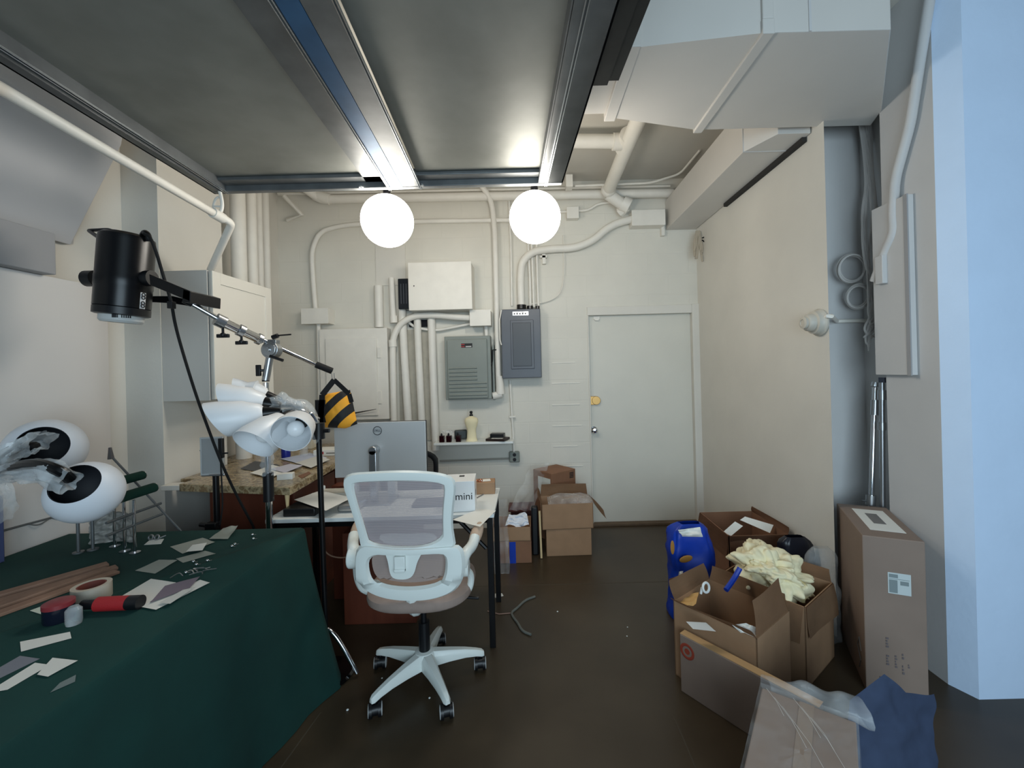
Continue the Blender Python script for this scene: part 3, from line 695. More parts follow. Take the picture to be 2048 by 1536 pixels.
tong = cl_([(772,1104),(778,1120),(782,1148),(792,1156),(818,1156),(830,1146),(836,1120),(846,1104),(846,1094),(772,1096)])
tl = ray_sample(chaikin([Vector(p) for p in tong]), sum([Vector(p) for p in tong], Vector((0,0)))/len(tong), 40)
m = fill_plate(tl, lambda x,z: yback(x,z)-.014, 5, .022); tg = part('spine_plate', m, CHW, ch)
a_ = cl_([(792,1108),(814,1138)]); m = MB(); m.bb((a_[0][0], 1.853, a_[1][1]), (a_[1][0], 1.875, a_[0][1])); m.bb((a_[0][0], 1.846, a_[1][1]), (a_[1][0], 1.87, a_[1][1]+.016)); part('height_latch', m, CHW, tg, True, .004)
lum = [Vector(p) for p in cl_([(750,1070),(800,1073),(860,1070),(871,1078),(874,1094),(820,1096),(757,1094)])]
m = fill_plate(ray_sample(chaikin(lum), sum(lum, Vector((0,0)))/len(lum), 40), lambda x,z: yback(x,z)+.03, 5, .012); part('lumbar_pad', m, mat('translucent_lumbar', (188,198,198), .4), ch)
# seat
sc_ = V(CHX, 2.14, .475)
m = MB()
def seat(u, v):
    th = u*2*PI; 
    ph = (v-.5)*PI
    se = lambda a, e: math.copysign(abs(a)**e, a)
    x = .255*se(math.cos(th), .7)*se(math.cos(ph), .5); y = .245*se(math.sin(th), .7)*se(math.cos(ph), .5); z = .045*se(math.sin(ph), .7)
    return (sc_.x+x, sc_.y+y, sc_.z+z-.10*max(0, y-.15) )
m.grid(seat, 48, 14); part('seat', m, BEIGE, ch, label='beige upholstered seat')
m = MB(); m.bb((CHX-.12,2.0,.40),(CHX+.12,2.26,.435)); part('tilt_mechanism', m, BLACKP, ch, True, .01)
m = MB(); m.tube([V(CHX+.08,2.12,.415), V(CHX+.28,2.10,.41)], .007, 8); part('lever', m, BLACKP, ch)
m = MB(); m.cyl((CHX,CHY,.12),(CHX,CHY,.29),.027); m.cyl((CHX,CHY,.29),(CHX,CHY,.41),.014); part('gas_lift', m, BLACKP, ch)
m = MB(); m.cyl((CHX-.012,2.105,.30),(CHX-.012,2.105,.41),.002,n=6); part('lift_glint', m, CHROME, ch) if False else None
# spine bracket from the back to the mechanism
m = MB(); m.tube(smooth_path([V(CHX+.0,1.925,.53), V(CHX,1.95,.45), V(CHX,2.0,.415), V(CHX,2.08,.415)]), .03, 10); part('spine_bracket', m, CHW, ch)
# base
R = .275
m = MB(); m.lathe([(.03,.075),(.055,.08),(.06,.12),(.045,.145),(.026,.15)], Matrix.Translation((CHX,CHY,0))); part('hub', m, CHW, ch)
def leg_mb(ang):
    m = MB(); d = V(math.cos(ang), math.sin(ang), 0); s = V(-d.y, d.x, 0); C0 = V(CHX, CHY, 0)
    secs = [(.03,.034,.075,.145),(.12,.027,.080,.132),(.2,.022,.080,.118),(.255,.019,.074,.104),(.285,.017,.066,.094),(.297,.010,.064,.084)]
    P = []
    for r, w, z0, z1 in secs:
        c = C0 + d*r
        P.append([m.bm.verts.new(c + s*a + V(0,0,z)) for a, z in ((-w,z0),(w,z0),(w*1.0,z1-.018),(w*.55,z1),(-w*.55,z1),(-w,z1-.018))])
    for A, B in zip(P, P[1:]):
        for k in range(6): m.bm.faces.new((A[k], A[(k+1)%6], B[(k+1)%6], B[k]))
    m.bm.faces.new(P[0][::-1]); m.bm.faces.new(P[-1]); return m, C0 + d*R
WHEELR = mat('caster_rim', (196,198,198), .35)
for k in range(5):
    ang = PI/2 + 2*PI*k/5 + math.radians(-3)
    m, e = leg_mb(ang); part('base_leg', m, CHW, ch, True, .003)
    sw = math.radians([20, 12, 18, 15, 8][k]); ax = V(math.cos(sw), math.sin(sw), 0)
    bk = V(-ax.y, ax.x, 0)*-.012
    m = MB(); m.cyl(e+V(0,0,.035), e+V(0,0,.075), .008, n=10); m.cyl(e+bk+V(0,0,.034)-ax*.014, e+bk+V(0,0,.034)+ax*.014, .024, n=18); cs = part('caster', m, BLACKP, ch)
    for sg in (-1, 1):
        w0 = e + bk + V(0,0,.0325) + ax*sg*.013
        m = MB(); m.cyl(w0, w0+ax*sg*.014, .031, n=24); part('wheel', m, BLACKP, cs)
        m = MB(); m.torus(w0+ax*sg*.014, .0245, .0035, ax.to_track_quat('Z','Y').to_matrix().to_4x4(), 24, 6); part('rim', m, WHEELR, cs)
# flip-up arms
def arm(px_piv, px_top, side, up):
    m = MB()
    piv = at(*px_piv, 1.99); top = at(*px_top, 2.12)
    m.tube(smooth_path([piv+V(0,-.03,-.02), piv+V(side*.012,0,.03), piv*.4+top*.6+V(side*.01,0,0), top]), [.03]*3+[.03]*3+[.028]*20 if False else .026, 12)
    return m, piv, top
m, piv, top = arm((925,1120), (950,1075), 1, 1); a1 = part('arm', m, CHW, ch)
m = MB(); m.sph(top+V(.004,.02,.008), .05, (.62,1.5,.5), 20, Matrix.Rotation(math.radians(-15),4,'Z') @ Matrix.Rotation(math.radians(32),4,'X')); part('arm_pad', m, PADB, a1)
m = MB(); m.cyl(piv+V(-.02,0,-.035), piv+V(.03,0,-.035), .04); part('pivot', m, CHW, a1, True, .006)
m = MB(); m.tube(smooth_path([piv+V(.01,.02,-.05), at(944,1150,2.06), at(938,1185,2.06), at(905,1193,2.08), V(CHX+.1,2.1,.43)]), .016, 10); part('arm_bracket', m, CHW, a1)
m, piv, top = arm((712,1110), (708,1070), -1, 1); a2 = part('arm', m, CHW, ch)
m = MB(); m.sph(top+V(-.0,.03,.01), .05, (.55,1.4,.45), 20, Matrix.Rotation(math.radians(8),4,'Z') @ Matrix.Rotation(math.radians(32),4,'X')); part('arm_pad', m, PADB, a2)
m = MB(); m.cyl(piv+V(-.03,0,-.01), piv+V(.02,0,-.01), .05); part('pivot', m, CHW, a2, True, .006)
m = MB(); m.tube(smooth_path([piv+V(-.01,.02,-.05), piv+V(-.03,.08,-.16), piv+V(-.01,.12,-.24), V(CHX-.1,2.1,.43)]), .016, 10); part('arm_bracket', m, CHW, a2)
# ---------------------------------------------------------------- black mesh chair beyond the desk
BY = 3.45
t = thing('task_chair', 'black mesh task chair on the far side of the desk', 'office chair', (at(868,920,BY).x-.22, BY, 0))
cx = at(868,920,BY).x
def rb(px, py): q = at(px, py, BY); return Vector((q.x, q.z))
zt = at(868,898,BY).z
o = [Vector((cx+.03,zt)), Vector((cx+.03,zt-.22)), Vector((cx+.0,zt-.45)), Vector((cx-.42,zt-.45)), Vector((cx-.46,zt-.22)), Vector((cx-.46,zt))]
i_ = [Vector((cx-.01,zt-.04)), Vector((cx-.01,zt-.22)), Vector((cx-.04,zt-.40)), Vector((cx-.39,zt-.40)), Vector((cx-.42,zt-.22)), Vector((cx-.42,zt-.04))]
m, I = ring_plate(o, i_, lambda x,z: BY+.02, .03, 48); part('back_frame', m, BLACKP, t)
m = fill_plate(I, lambda x,z: BY+.02, 3); part('mesh_panel', m, mesh_fabric('black_mesh_fabric', (26,28,32), .25), t)
m = MB(); m.bb((cx-.45,3.18,.42),(cx+.02,3.42,.49)); part('seat', m, BLACKP, t, True, .03)
m = MB(); m.tube(smooth_path([V(cx+.02,BY,.68), V(cx+.07,3.35,.66), V(cx+.07,3.25,.64), V(cx+.03,3.25,.46)]), .022, 10); part('arm', m, BLACKP, t)
m = MB(); m.cyl((cx-.22,3.3,.06),(cx-.22,3.3,.43),.03); part('gas_lift', m, BLACKM, t)
for k in range(5):
    a = 2*PI*k/5; e = V(cx-.22+.27*math.cos(a),3.3+.27*math.sin(a),.0)
    m = MB(); m.tube([V(cx-.22,3.3,.1), e+V(0,0,.075)], [.03,.016], 8); m.cyl(e+V(-.02,0,.03), e+V(.02,0,.03), .03); part('base_leg', m, BLACKP, t)
m = MB(); m.tube([V(cx-.22,3.32,.44), V(cx-.22,BY+.05,.46), V(cx-.22,BY+.05,zt-.35)], .02, 8); part('back_support', m, BLACKP, t)
# ---------------------------------------------------------------- table under the green cloth
TZ = .78
tx1 = atz(597,1066,TZ).x; ty1 = 2.10; tx0, ty0 = -2.285, .15
m = MB(); N1 = 60
out = []
def hang(sx, sy, k):  # outward ripple amount along the hem
    return .018*math.sin(k*9.5) + .012*math.sin(k*21+1)
path = []
for i in range(25): path.append((tx1, ty0 + (ty1-.03-ty0)*i/24, 1, 0, (ty0 + (ty1-ty0)*i/24)))
for i in range(1, 8):
    a = PI/2*i/8; path.append((tx1-.03+.03*math.cos(a), ty1-.03+.03*math.sin(a), math.cos(a), math.sin(a), ty1+.02*i))
for i in range(20): path.append((tx1-.03-(tx1-.03-tx0)*i/19, ty1, 0, 1, ty1+.2+i*.05))
rows = [(0,0),( .004,-.006),(.006,-.03)] + [(.006, -.03-.75*(j/12)) for j in range(1,13)]
P = []
for (x,y,nx,ny,k) in path:
    corner = max(0, min(nx,ny)*1.4) 
    near = max(0, 1-abs(k-ty1)/.55)
    row = []
    for o_, dz in rows:
        d = -dz/.78
        flare = o_ + d*(.02+hang(0,0,k)*.9) + d**1.3*near*.11
        if x > tx1-.04: flare -= d*max(0,(1.75-y))*.04
        row.append(m.bm.verts.new((x+nx*flare, y+ny*flare*(.6 if ny and not nx else 1)*(.35 if ny>.9 else 1), max(.003, TZ+dz))))
    P.append(row)
for A,B in zip(P,P[1:]):
    for j in range(len(rows)-1): m.bm.faces.new((A[j],A[j+1],B[j+1],B[j]))
top = [r[0] for r in P]; c0 = m.bm.verts.new((tx0,ty0,TZ)); m.bm.faces.new(top+[c0])
solo('tablecloth', m, CLOTH, 'dark green cloth covering the long work table to the floor', 'tablecloth', smooth=True, ang=60)
# ---------------------------------------------------------------- backdrop board behind the table
m = MB(); bz = 2.045
def bd(u, v):
    y = .2 + 2.2*u; x = -2.315; 
    if y > 2.2: x = -2.315 - (y-2.2)**2*1.2
    return (x, y, v*bz)
m.grid(bd, 30, 2, .012); solo('backdrop_board', m, mat('backdrop_white', (212,208,204), .75, var=.02, vscale=1.5), 'tall white backdrop board standing along the left wall behind the green table', 'board')
# ---------------------------------------------------------------- boom stand with studio light and sandbag
SX, SY = at(536,760,2.30).x, 2.28
LY = 1.95
l_end = at(382,607,LY+.02); pivp = at(545,700,SY); tail = at(664,742,2.52)
bs = thing('boom_stand', 'chrome boom stand rising behind the green table and carrying the studio light', 'light stand', (SX, SY, 0))
m = MB(); dirb = (tail-l_end).normalized()
m.tube([l_end, at(440,640,2.04)], .0125, 14); m.tube([at(520,678,2.24), at(640,733,2.49)], .0125, 14); part('boom_arm', m, CHROME, bs)
m = MB(); s0, s1 = at(436,640,2.03), at(522,680,2.25); m.tube([s0, s1], .023, 16); part('boom_sleeve', m, CHROME, bs)
for p_, q_ in ((s0-dirb*.01, s0+dirb*.03), ((s0*.55+s1*.45), (s0*.55+s1*.45)+dirb*.025), (s1-dirb*.02, s1)):
    m = MB(); m.tube([p_, q_], .03, 16); part('collar', m, SATIN, bs)
m = MB(); m.tube([l_end-dirb*.03, l_end+dirb*.005], .0145, 12); part('black_sleeve', m, BLACKP, bs)
m = MB(); m.tube([at(632,729,2.47), tail], .019, 14); part('end_grip', m, RUBBER, bs)
for q in ((446,668,2.05),(483,682,2.14)):
    p = at(*q); m = MB(); m.cyl(p+V(0,0,.045), p, .006, n=10); m.bb(p+V(-.03,-.006,-.018), p+V(.03,.006,0)); m.sph(p+V(0,0,-.005), .013, n=12); part('wing_screw', m, BLACKP, bs, True, .003)
m = MB(); m.cyl(pivp+V(0,-.03,0), pivp+V(0,.02,0), .045, n=28); m.cyl(pivp+V(0,-.036,0), pivp+V(0,-.03,0), .036, n=28); m.cyl(pivp+V(0,-.045,0), pivp+V(0,-.03,0), .011, n=14); m.bb(pivp+V(-.03,-.02,0), pivp+V(.03,.02,.055)); part('pivot_clamp', m, SATIN, bs, True, .003)
m = MB(); p = at(556,671,SY-.02); m.tube([p+V(-.03,0,-.01), p], .012, 10); m.tube([p, at(582,669,SY-.02)], .004, 8); part('lock_handle', m, BLACKP, bs)
m = MB(); m.tube([at(540,712,SY-.05), at(566,721,SY-.05)], .008, 8); part('lock_handle', m, BLACKP, bs)
m = MB(); base = at(535,800,SY); m.cyl((pivp.x-.012,SY,pivp.z-.02),(SX,SY,at(536,760,SY).z),.019); part('spigot', m, SATIN, bs)
m = MB(); p = at(517,741,SY-.02); m.cyl(p, p+V(.05,.02,0), .007, n=10); m.bb(p+V(-.012,-.008,-.03), p+V(.012,.008,.03)); part('knob', m, BLACKP, bs, True, .003)
m = MB(); m.cyl((SX,SY,at(536,765,SY).z),(SX,SY,at(536,945,SY).z),.0145); part('column', m, CHROME, bs)
m = MB(); m.cyl((SX,SY,at(536,880,SY).z),(SX,SY,at(536,897,SY).z),.03); part('collar', m, BLACKP, bs)
m = MB(); m.cyl((SX,SY,at(536,763,SY).z),(SX,SY,at(536,757,SY).z),.018); part('collar', m, BLACKP, bs)
m = MB(); m.cyl((SX,SY,at(536,1002,SY).z),(SX,SY,at(536,945,SY).z),.026); part('grip_sleeve', m, BLACKP, bs)
m = MB(); m.cyl((SX,SY,.06),(SX,SY,at(536,1000,SY).z),.0175); part('lower_column', m, CHROME, bs)
for k,(ex,ey) in enumerate((( -.92, 2.13),(SX-.28,SY+.12),(SX+.03,SY+.28))):
    e = V(ex,ey,.012); c = V(SX,SY,.34 if k==0 else .26)
    if k == 0:
        e = atz(714,1346,.02); p1 = at(690,1300,e.y+.0); p2 = at(665,1262,e.y+.01); p3 = at(640,1252,e.y+.02)
        m = MB(); m.tube(smooth_path([e, p1, p2, p3, V(SX,SY,p3.z-.02)]), .011, 12)
    else:
        m = MB(); m.tube(smooth_path([e, e*.75+V(SX,SY,.02)*.25+V(0,0,.2), V(SX,SY,.27)]), .011, 12)
    part('leg', m, CHROME, bs)
# plastic wrap on the column
m = MB()
def wrapf(u, v):
    th = u*2*PI; z = at(536,900+ (950-900)*v,SY).z
    r = .028 + .008*math.sin(3*th+7*v) + .012*noise.noise(V(math.cos(th)*1.3, math.sin(th)*1.3, v*4))
    return (SX+r*math.cos(th), SY+r*math.sin(th), z)
m.grid(wrapf, 28, 16); solo('plastic_sleeve', m, FILM, 'crinkled clear plastic wrapped round the chrome stand column', 'plastic wrap')
# sandbag
t = thing('sandbag', 'black and orange striped sandbag hanging from the end of the boom', 'sandbag', at(672,850,2.52))
bx = at(676,818,2.52)
m = MB(); cw = .088
def sb(u, v):
    a, b = u*2-1, v*2-1
    x = a*cw*(1+.12*(1-v)); z = b*.10
    bulge = .055*max(0,(1-abs(a)**3))*max(0,(1-abs(b)**3))**.6*(1.25-.35*v)
    return x, z, bulge
gN = 24
fr_, bk_ = [], []
for i in range(gN+1):
    rf, rk = [], []
    for j in range(gN+1):
        x, z, b = sb(i/gN, j/gN)
        cr_ = .004*noise.noise(V(x*40,z*40,3)); sag = -.035*(1-j/gN)*(1-abs(2*i/gN-1.3))
        rot = math.radians(8)
        p = V(x*math.cos(rot)-z*math.sin(rot), 0, x*math.sin(rot)+z*math.cos(rot)+sag*.6)
        rf.append(m.bm.verts.new(bx+p+V(0,-b-.004+cr_,0))); rk.append(m.bm.verts.new(bx+p+V(0,b+.004,0)))
    fr_.append(rf); bk_.append(rk)
for i in range(gN):
    for j in range(gN):
        m.bm.faces.new((fr_[i][j],fr_[i+1][j],fr_[i+1][j+1],fr_[i][j+1])); m.bm.faces.new((bk_[i][j+1],bk_[i+1][j+1],bk_[i+1][j],bk_[i][j]))
for i in range(gN):
    m.bm.faces.new((fr_[i][0],bk_[i][0],bk_[i+1][0],fr_[i+1][0])); m.bm.faces.new((fr_[i+1][gN],bk_[i+1][gN],bk_[i][gN],fr_[i][gN]))
    m.bm.faces.new((fr_[0][i+1],bk_[0][i+1],bk_[0][i],fr_[0][i])); m.bm.faces.new((fr_[gN][i],bk_[gN][i],bk_[gN][i+1],fr_[gN][i+1]))
# diagonal woven stripes
SB = bpy.data.materials.new('striped_sandbag_cloth'); SB.use_nodes = True; N = SB.node_tree.nodes; L = SB.node_tree.links; b = N['Principled BSDF']; b.inputs['Roughness'].default_value = .7
tc = N.new('ShaderNodeTexCoord'); sp = N.new('ShaderNodeSeparateXYZ'); L.new(tc.outputs['Object'], sp.inputs[0])
ad_ = N.new('ShaderNodeMath'); ad_.operation = 'SUBTRACT'; L.new(sp.outputs[0], ad_.inputs[0]); L.new(sp.outputs[2], ad_.inputs[1])
mu = N.new('ShaderNodeMath'); mu.operation = 'MULTIPLY_ADD'; mu.inputs[1].default_value = 1/.13; mu.inputs[2].default_value = 10.25; L.new(ad_.outputs[0], mu.inputs[0])
fr2 = N.new('ShaderNodeMath'); fr2.operation = 'FRACT'; L.new(mu.outputs[0], fr2.inputs[0])
gt = N.new('ShaderNodeMath'); gt.operation = 'GREATER_THAN'; gt.inputs[1].default_value = .5; L.new(fr2.outputs[0], gt.inputs[0])
mxx = N.new('ShaderNodeMix'); mxx.data_type = 'RGBA'; L.new(gt.outputs[0], mxx.inputs[0]); mxx.inputs[6].default_value = lin((22,22,24)); mxx.inputs[7].default_value = lin((240,166,40)); L.new(mxx.outputs[2], b.inputs['Base Color'])
part('bag', m, SB, t)
m = MB(); hk = at(667,762,2.52)
def strap(mb, pts, w=.016, th=.004):
    pts = [Vector(p) for p in pts]
    for a, b2 in zip(pts, pts[1:]):
        d = (b2-a).normalized(); s = d.cross(V(0,1,0)).normalized()*w
        mb.prism([a-s, a+s, b2+s, b2-s], (0,th,0))
strap(m, [at(641,845,2.47), at(644,790,2.47), at(668,760,2.49)]); strap(m, [at(668,760,2.49), at(698,788,2.47), at(703,805,2.46)], .013); strap(m, [at(641,845,2.47), at(640,800,2.47)], .03)
part('strap', m, mat('black_webbing', (16,16,18), .8), t)
m = MB(); m.tube([at(663,745,2.50), at(665,762,2.50)], .002, 6); m.tube([at(668,746,2.50), at(669,762,2.50)], .002, 6); part('hook', m, SATIN, t)
# studio light
axT, axB = at(256,470,LY), at(243,638,LY); ax = (axB-axT).normalized()
q = ax.to_track_quat('Z','Y').to_matrix().to_4x4()
sl = thing('studio_light', 'black cylindrical studio light clamped to the left end of the boom', 'studio light', axB)
r = .101
M0 = Matrix.Translation(axT) @ q; Lh = (axB-axT).length
m = MB(); m.lathe([(.02,0),(r*.82,.0),(r*.97,.012),(r,.03),(r,.50*Lh),(r*1.02,.52*Lh),(r*1.02,.62*Lh),(r,.64*Lh),(r,.86*Lh),(r*.94,.865*Lh)], M0, 40); part('housing', m, BLACKM, sl)
m = MB(); m.lathe([(r*.9,.85*Lh),(r*1.0,.87*Lh),(r*1.0,.95*Lh),(r*.9,.96*Lh)], M0, 40); part('mount_ring', m, BLACKP, sl)
m = MB(); m.lathe([(r*.78,.93*Lh),(r*.78,1.02*Lh),(r*.70,1.045*Lh),(.001,1.045*Lh)], M0, 40); lens = part('diffuser_cap', m, mat('pale_grey_cap', (196,198,196), .5), sl, label='pale grey lens cap')
m = MB()
for k in range(-4, 5):
    if k == -1: continue
    a = k*.09 - PI/2 - .0
    # ticks printed on the rim facing the viewer
    a_ = k*.09 - math.radians(46); rr_ = r*.785; v = V(rr_*math.cos(a_), rr_*math.sin(a_), 0)
    c = axT + ax*(.985*Lh) + V(v.x, v.y, 0); m.box(c, (.003, .004 if k>-3 else .008, .016), a_)
part('scale_print', m, INK, lens)
m = MB(); h0 = at(197,466,LY-.02); m.tube(round_path([at(240,468,LY-.03), at(216,459,LY-.02), at(177,461,LY-.0), at(206,481,LY-.09), at(222,478,LY-.08)], .015), .008, 8); part('carry_handle', m, BLACKP, sl)
for s, px in ((1, 292),(-1, 186)):
    p = at(px, 557, LY); m = MB(); m.cyl(p-V(s*.012,0,0), p+V(s*.03,0,0), .036, n=22); part('yoke_knob', m, BLACKP, sl)
m = MB(); y0_ = at(300,556,LY-.02); y1_ = at(378,590,LY+.01); y2_ = at(370,606,LY+.02)
d = (y1_-y0_); 
m.prism([at(298,548,LY-.04), at(380,582,LY-.04), at(380,603,LY-.04), at(300,570,LY-.04)], (0,.012,0)); part('yoke_arm', m, BLACKM, sl, False, .002)
m = MB(); m.prism([at(300,592,LY+.14), at(345,592,LY+.14), at(378,600,LY+.14), at(378,612,LY+.14), at(340,606,LY+.14), at(300,604,LY+.14)], (0,.012,0)); part('yoke_arm', m, BLACKM, sl, False, .002)
m = MB(); m.prism([at(366,578,LY-.04), at(381,583,LY-.04), at(380,606,LY-.04), at(364,604,LY-.04)], (0,.19,0)); part('yoke_bar', m, BLACKM, sl, False, .002)
m = MB(); p = at(343,612,LY); m.bb(p+V(-.012,-.012,-.012), p+V(.012,.012,.02)); part('cable_clip', m, BLACKP, sl, False, .002)
# label strip wrapped on the housing
m = MB(); a0 = math.radians(-38)
def labf(u, v):
    th = a0 - PI/2 + PI/2 + 0
    ang = math.radians(-6+ (u-.5)*14); z = (.70+.19*v)*Lh
    return M0 @ V(0,0,0) + ax*z + V((r+.0015)*math.cos(ang), (r+.0015)*math.sin(ang), 0)
m.grid(labf, 6, 2, .001); lbp = part('maker_label', m, mat('label_silver', (196,198,200), .35), sl, label='narrow silver label')
m = MB()
for k in range(5):
    if k == 2: continue
    ang = math.radians(-6); z = (.725+.033*k)*Lh; c = axT + ax*z + V((r+.003)*math.cos(ang), (r+.003)*math.sin(ang), 0)
    m.torus(c, .0075, .0022, Matrix.Rotation(ang+PI/2,4,'Z') @ Matrix.Rotation(PI/2,4,'X'), 14, 6)
part('label_print', m, INK, lbp)
m = MB(); m.tube(smooth_path([at(286,470,LY), at(290,464,LY-.01), at(296,470,LY-.02), at(298,482,LY-.01)]), .013, 12); part('cable_gland', m, BLACKM, sl)
m = MB()
pts = [at(289,468,LY-.04), at(300,472,LY-.05), at(313,505,LY-.05), at(326,550,LY), at(343,604,LY), at(350,650,2.0), at(370,720,2.05), at(392,790,2.1), at(410,840,2.14), at(440,920,2.2), at(470,985,2.3), at(500,1040,2.4), at(510,1060,2.42), at(505,1100,2.42)]
solo('power_cord', m.tube(smooth_path(pts), .0065, 8), RUBBER, 'black power cord hanging down from the studio light', 'cord')
# ---------------------------------------------------------------- floor lamp with five glass shades
PX0 = at(637,858,2.16); PB = atz(655,1352,0.0)
fl = thing('floor_lamp', 'black pole floor lamp with a cluster of frosted white bell shades', 'floor lamp', (PB.x, PB.y, 0))
m = MB(); m.cyl(PB+V(0,0,.02), PX0, .0135, n=16); part('pole', m, BLACKM, fl)
m = MB(); m.lathe([(.001,.002),(.125,.002),(.13,.012),(.12,.022),(.02,.03),(.02,.06),(.001,.06)], Matrix.Translation((PB.x,PB.y,0)), 36); part('base', m, mat('gloss_black', (10,10,11), .12), fl)
m = MB(); m.cyl(PX0-V(0,0,.05), PX0+V(0,0,.03), .03, n=18); m.cyl(PX0+V(0,-.0,-.01), PX0+V(.055,0,-.01), .01, n=10); part('pole_head', m, BLACKP, fl)
FROST = mat('frosted_white_glass', (232,234,236), .35)
FROSTI = mat('frosted_bulb', (244,245,246), .25)
def bell(neck, mouth, R, Ll, shear=.55):
    d = (mouth-neck).normalized(); Mq = Matrix.Translation(neck) @ d.to_track_quat('Z','Y').to_matrix().to_4x4()
    prof = [(.036,0),(.05,.012),(.062,.05),(.074,Ll*.4),(R*.93,Ll*.65),(R,Ll*.82),(R*.99,Ll),(R*.96,Ll),(R*.95,Ll*.82),(R*.86,Ll*.65),(.068,Ll*.4),(.056,.05),(.03,.02)]
    m = MB(); m.lathe(prof, Mq, 36, cap=False)
    iv = Mq.inverted(); ul = (iv.to_3x3() @ V(0,0,1)); ul.z = 0
    for v in m.bm.verts:
        q = iv @ v.co; f = max(0, q.z/Ll)**2; q.z += shear*f*(q.x*ul.x+q.y*ul.y); v.co = Mq @ q
    # lip is scalloped: shear the mouth
    return m, Mq, d
def shade(neckpx, mouthpx, R, L_, hubp, bulb=True, shear=None):
    nk, mo = at(*neckpx), at(*mouthpx)
    d = (mo-nk).normalized()
    m, Mq, d = bell(nk, mo, R, L_, .5 if shear is None else shear); s = part('shade', m, FROST, fl)
    if bulb:
        m = MB(); m.sph(nk+d*L_*.62, .037, (1,1,1), 20); part('bulb', m, FROSTI, s)
    m = MB(); m.lathe([(.012,-.075),(.02,-.07),(.036,-.0),(.036,.012),(.001,.012)], Mq, 20); part('socket', m, BLACKM, fl)
    m = MB(); n2 = nk - d*.075; m.tube(smooth_path([hubp, hubp*.45+n2*.55+V(0,0,.03), n2]), .011, 10); part('flexible_neck', m, CHROME, fl)
hub = PX0+V(0,0,.05)
shade((532,795,2.22),(478,782,2.18), .058, .14, hub, False)
shade((530,808,2.12),(452,800,2.08), .078, .175, hub, False)
shade((528,828,2.03),(448,838,1.97), .085, .19, hub+V(0,-.01,0), False)
shade((566,840,2.03),(512,884,1.88), .088, .19, hub+V(0,-.02,-.01), True, .3)
shade((606,842,2.05),(576,874,1.83), .084, .19, hub+V(0,-.02,-.01), True, .12)
# clear film bundled over the necks
m = MB()
def wr2(u, v):
    th = u*2*PI; p = at(545,812,2.1)*(1-v) + (PX0+V(.0,-.02,.07))*v
    if v > .75: p = p + V(0,0,-(v-.75)*.35)
    r = (.05 + .012*math.sin(4*th+9*v) + .03*noise.noise(V(math.cos(th)*1.5+3, math.sin(th)*1.5, v*5)))*(.75+.5*math.sin(v*PI))
    return p + V(0, r*math.cos(th), r*math.sin(th)) + V(.01*math.sin(th*3),0,0)
m.grid(wr2, 36, 26); part('plastic_wrap', m, film('lamp_film', vis=.35, rough=.1), fl, label='crumpled clear plastic over the necks')
m = MB(); p = at(556,832,2.02); m.sph(p, .022, (1.4,.5,.5), 12); part('red_tag', m, mat('red_tag', (206,84,76), .6), fl)
# ---------------------------------------------------------------- little light panel on a black pole
QY = 2.36
q0 = at(428,912,QY); t = thing('small_lamp', 'small grey light panel clamped on a black pole at the end of the worktop', 'light panel', (q0.x, QY, 0))
a, b = at(405,874,QY), at(448,948,QY); 
m = MB(); m.box((q0.x-.005,QY,(a.z+b.z)/2),(b.x-a.x,.016,a.z-b.z),math.radians(8)); part('panel', m, mat('panel_grey', (150,151,150), .45), t, True, .004)
m = MB(); m.bb((a.x-.002,QY-.015,b.z-.008),(b.x+.012,QY+.012,b.z+.006)); part('tray', m, SATIN, t, True, .003)
m = MB(); zc_ = (a.z+b.z)/2; hw, hh_ = (b.x-a.x)/2, (a.z-b.z)/2; Mr = Matrix.Translation((q0.x-.005,QY-.009,zc_)) @ Matrix.Rotation(math.radians(8),4,'Z')
m.box((-hw+.004,0,0),(.008,.008,hh_*2),0,Mr); m.box((hw-.004,0,0),(.008,.008,hh_*2),0,Mr); m.box((0,0,hh_-.004),(hw*2-.016,.008,.008),0,Mr); m.box((0,0,-hh_+.004),(hw*2-.016,.008,.008),0,Mr); part('rim', m, mat('panel_rim', (176,178,178), .4), t, False)
m = MB(); p = at(441,900,QY-.02); m.bb((p.x-.01,QY-.025,at(441,915,QY).z),(p.x+.012,QY-.005,at(441,876,QY).z)); m.cyl(at(400,901,QY),at(408,901,QY),.005,n=8); m.cyl(at(440,907,QY-.02),at(456,906,QY-.02),.005,n=8); part('bracket', m, BLACKP, t, True, .002)
m = MB(); pb = at(430,1062,QY); m.cyl((q0.x,QY+.01,0),(q0.x,QY+.01,b.z),.016); part('pole', m, BLACKM, t)
m = MB(); p = at(425,1052,QY-.01); m.bb(p+V(-.03,-.02,-.02), p+V(.03,.02,.02)); m.cyl(p+V(-.07,0,.01), p, .012, n=10); part('clamp', m, BLACKP, t, True, .003)
m = MB(); m.tube(smooth_path([at(441,912,QY-.03), at(443,960,QY-.03), at(446,1010,QY-.03), at(440,1050,QY-.03)]), .004, 6); part('cable', m, RUBBER, t)
m = MB()
for k in range(3):
    a_ = k*2.1+.4; m.tube([V(q0.x,QY+.01,.1), V(q0.x+.16*math.cos(a_),QY+.01+.16*math.sin(a_),.01)], .01, 8)
part('foot', m, BLACKM, t)
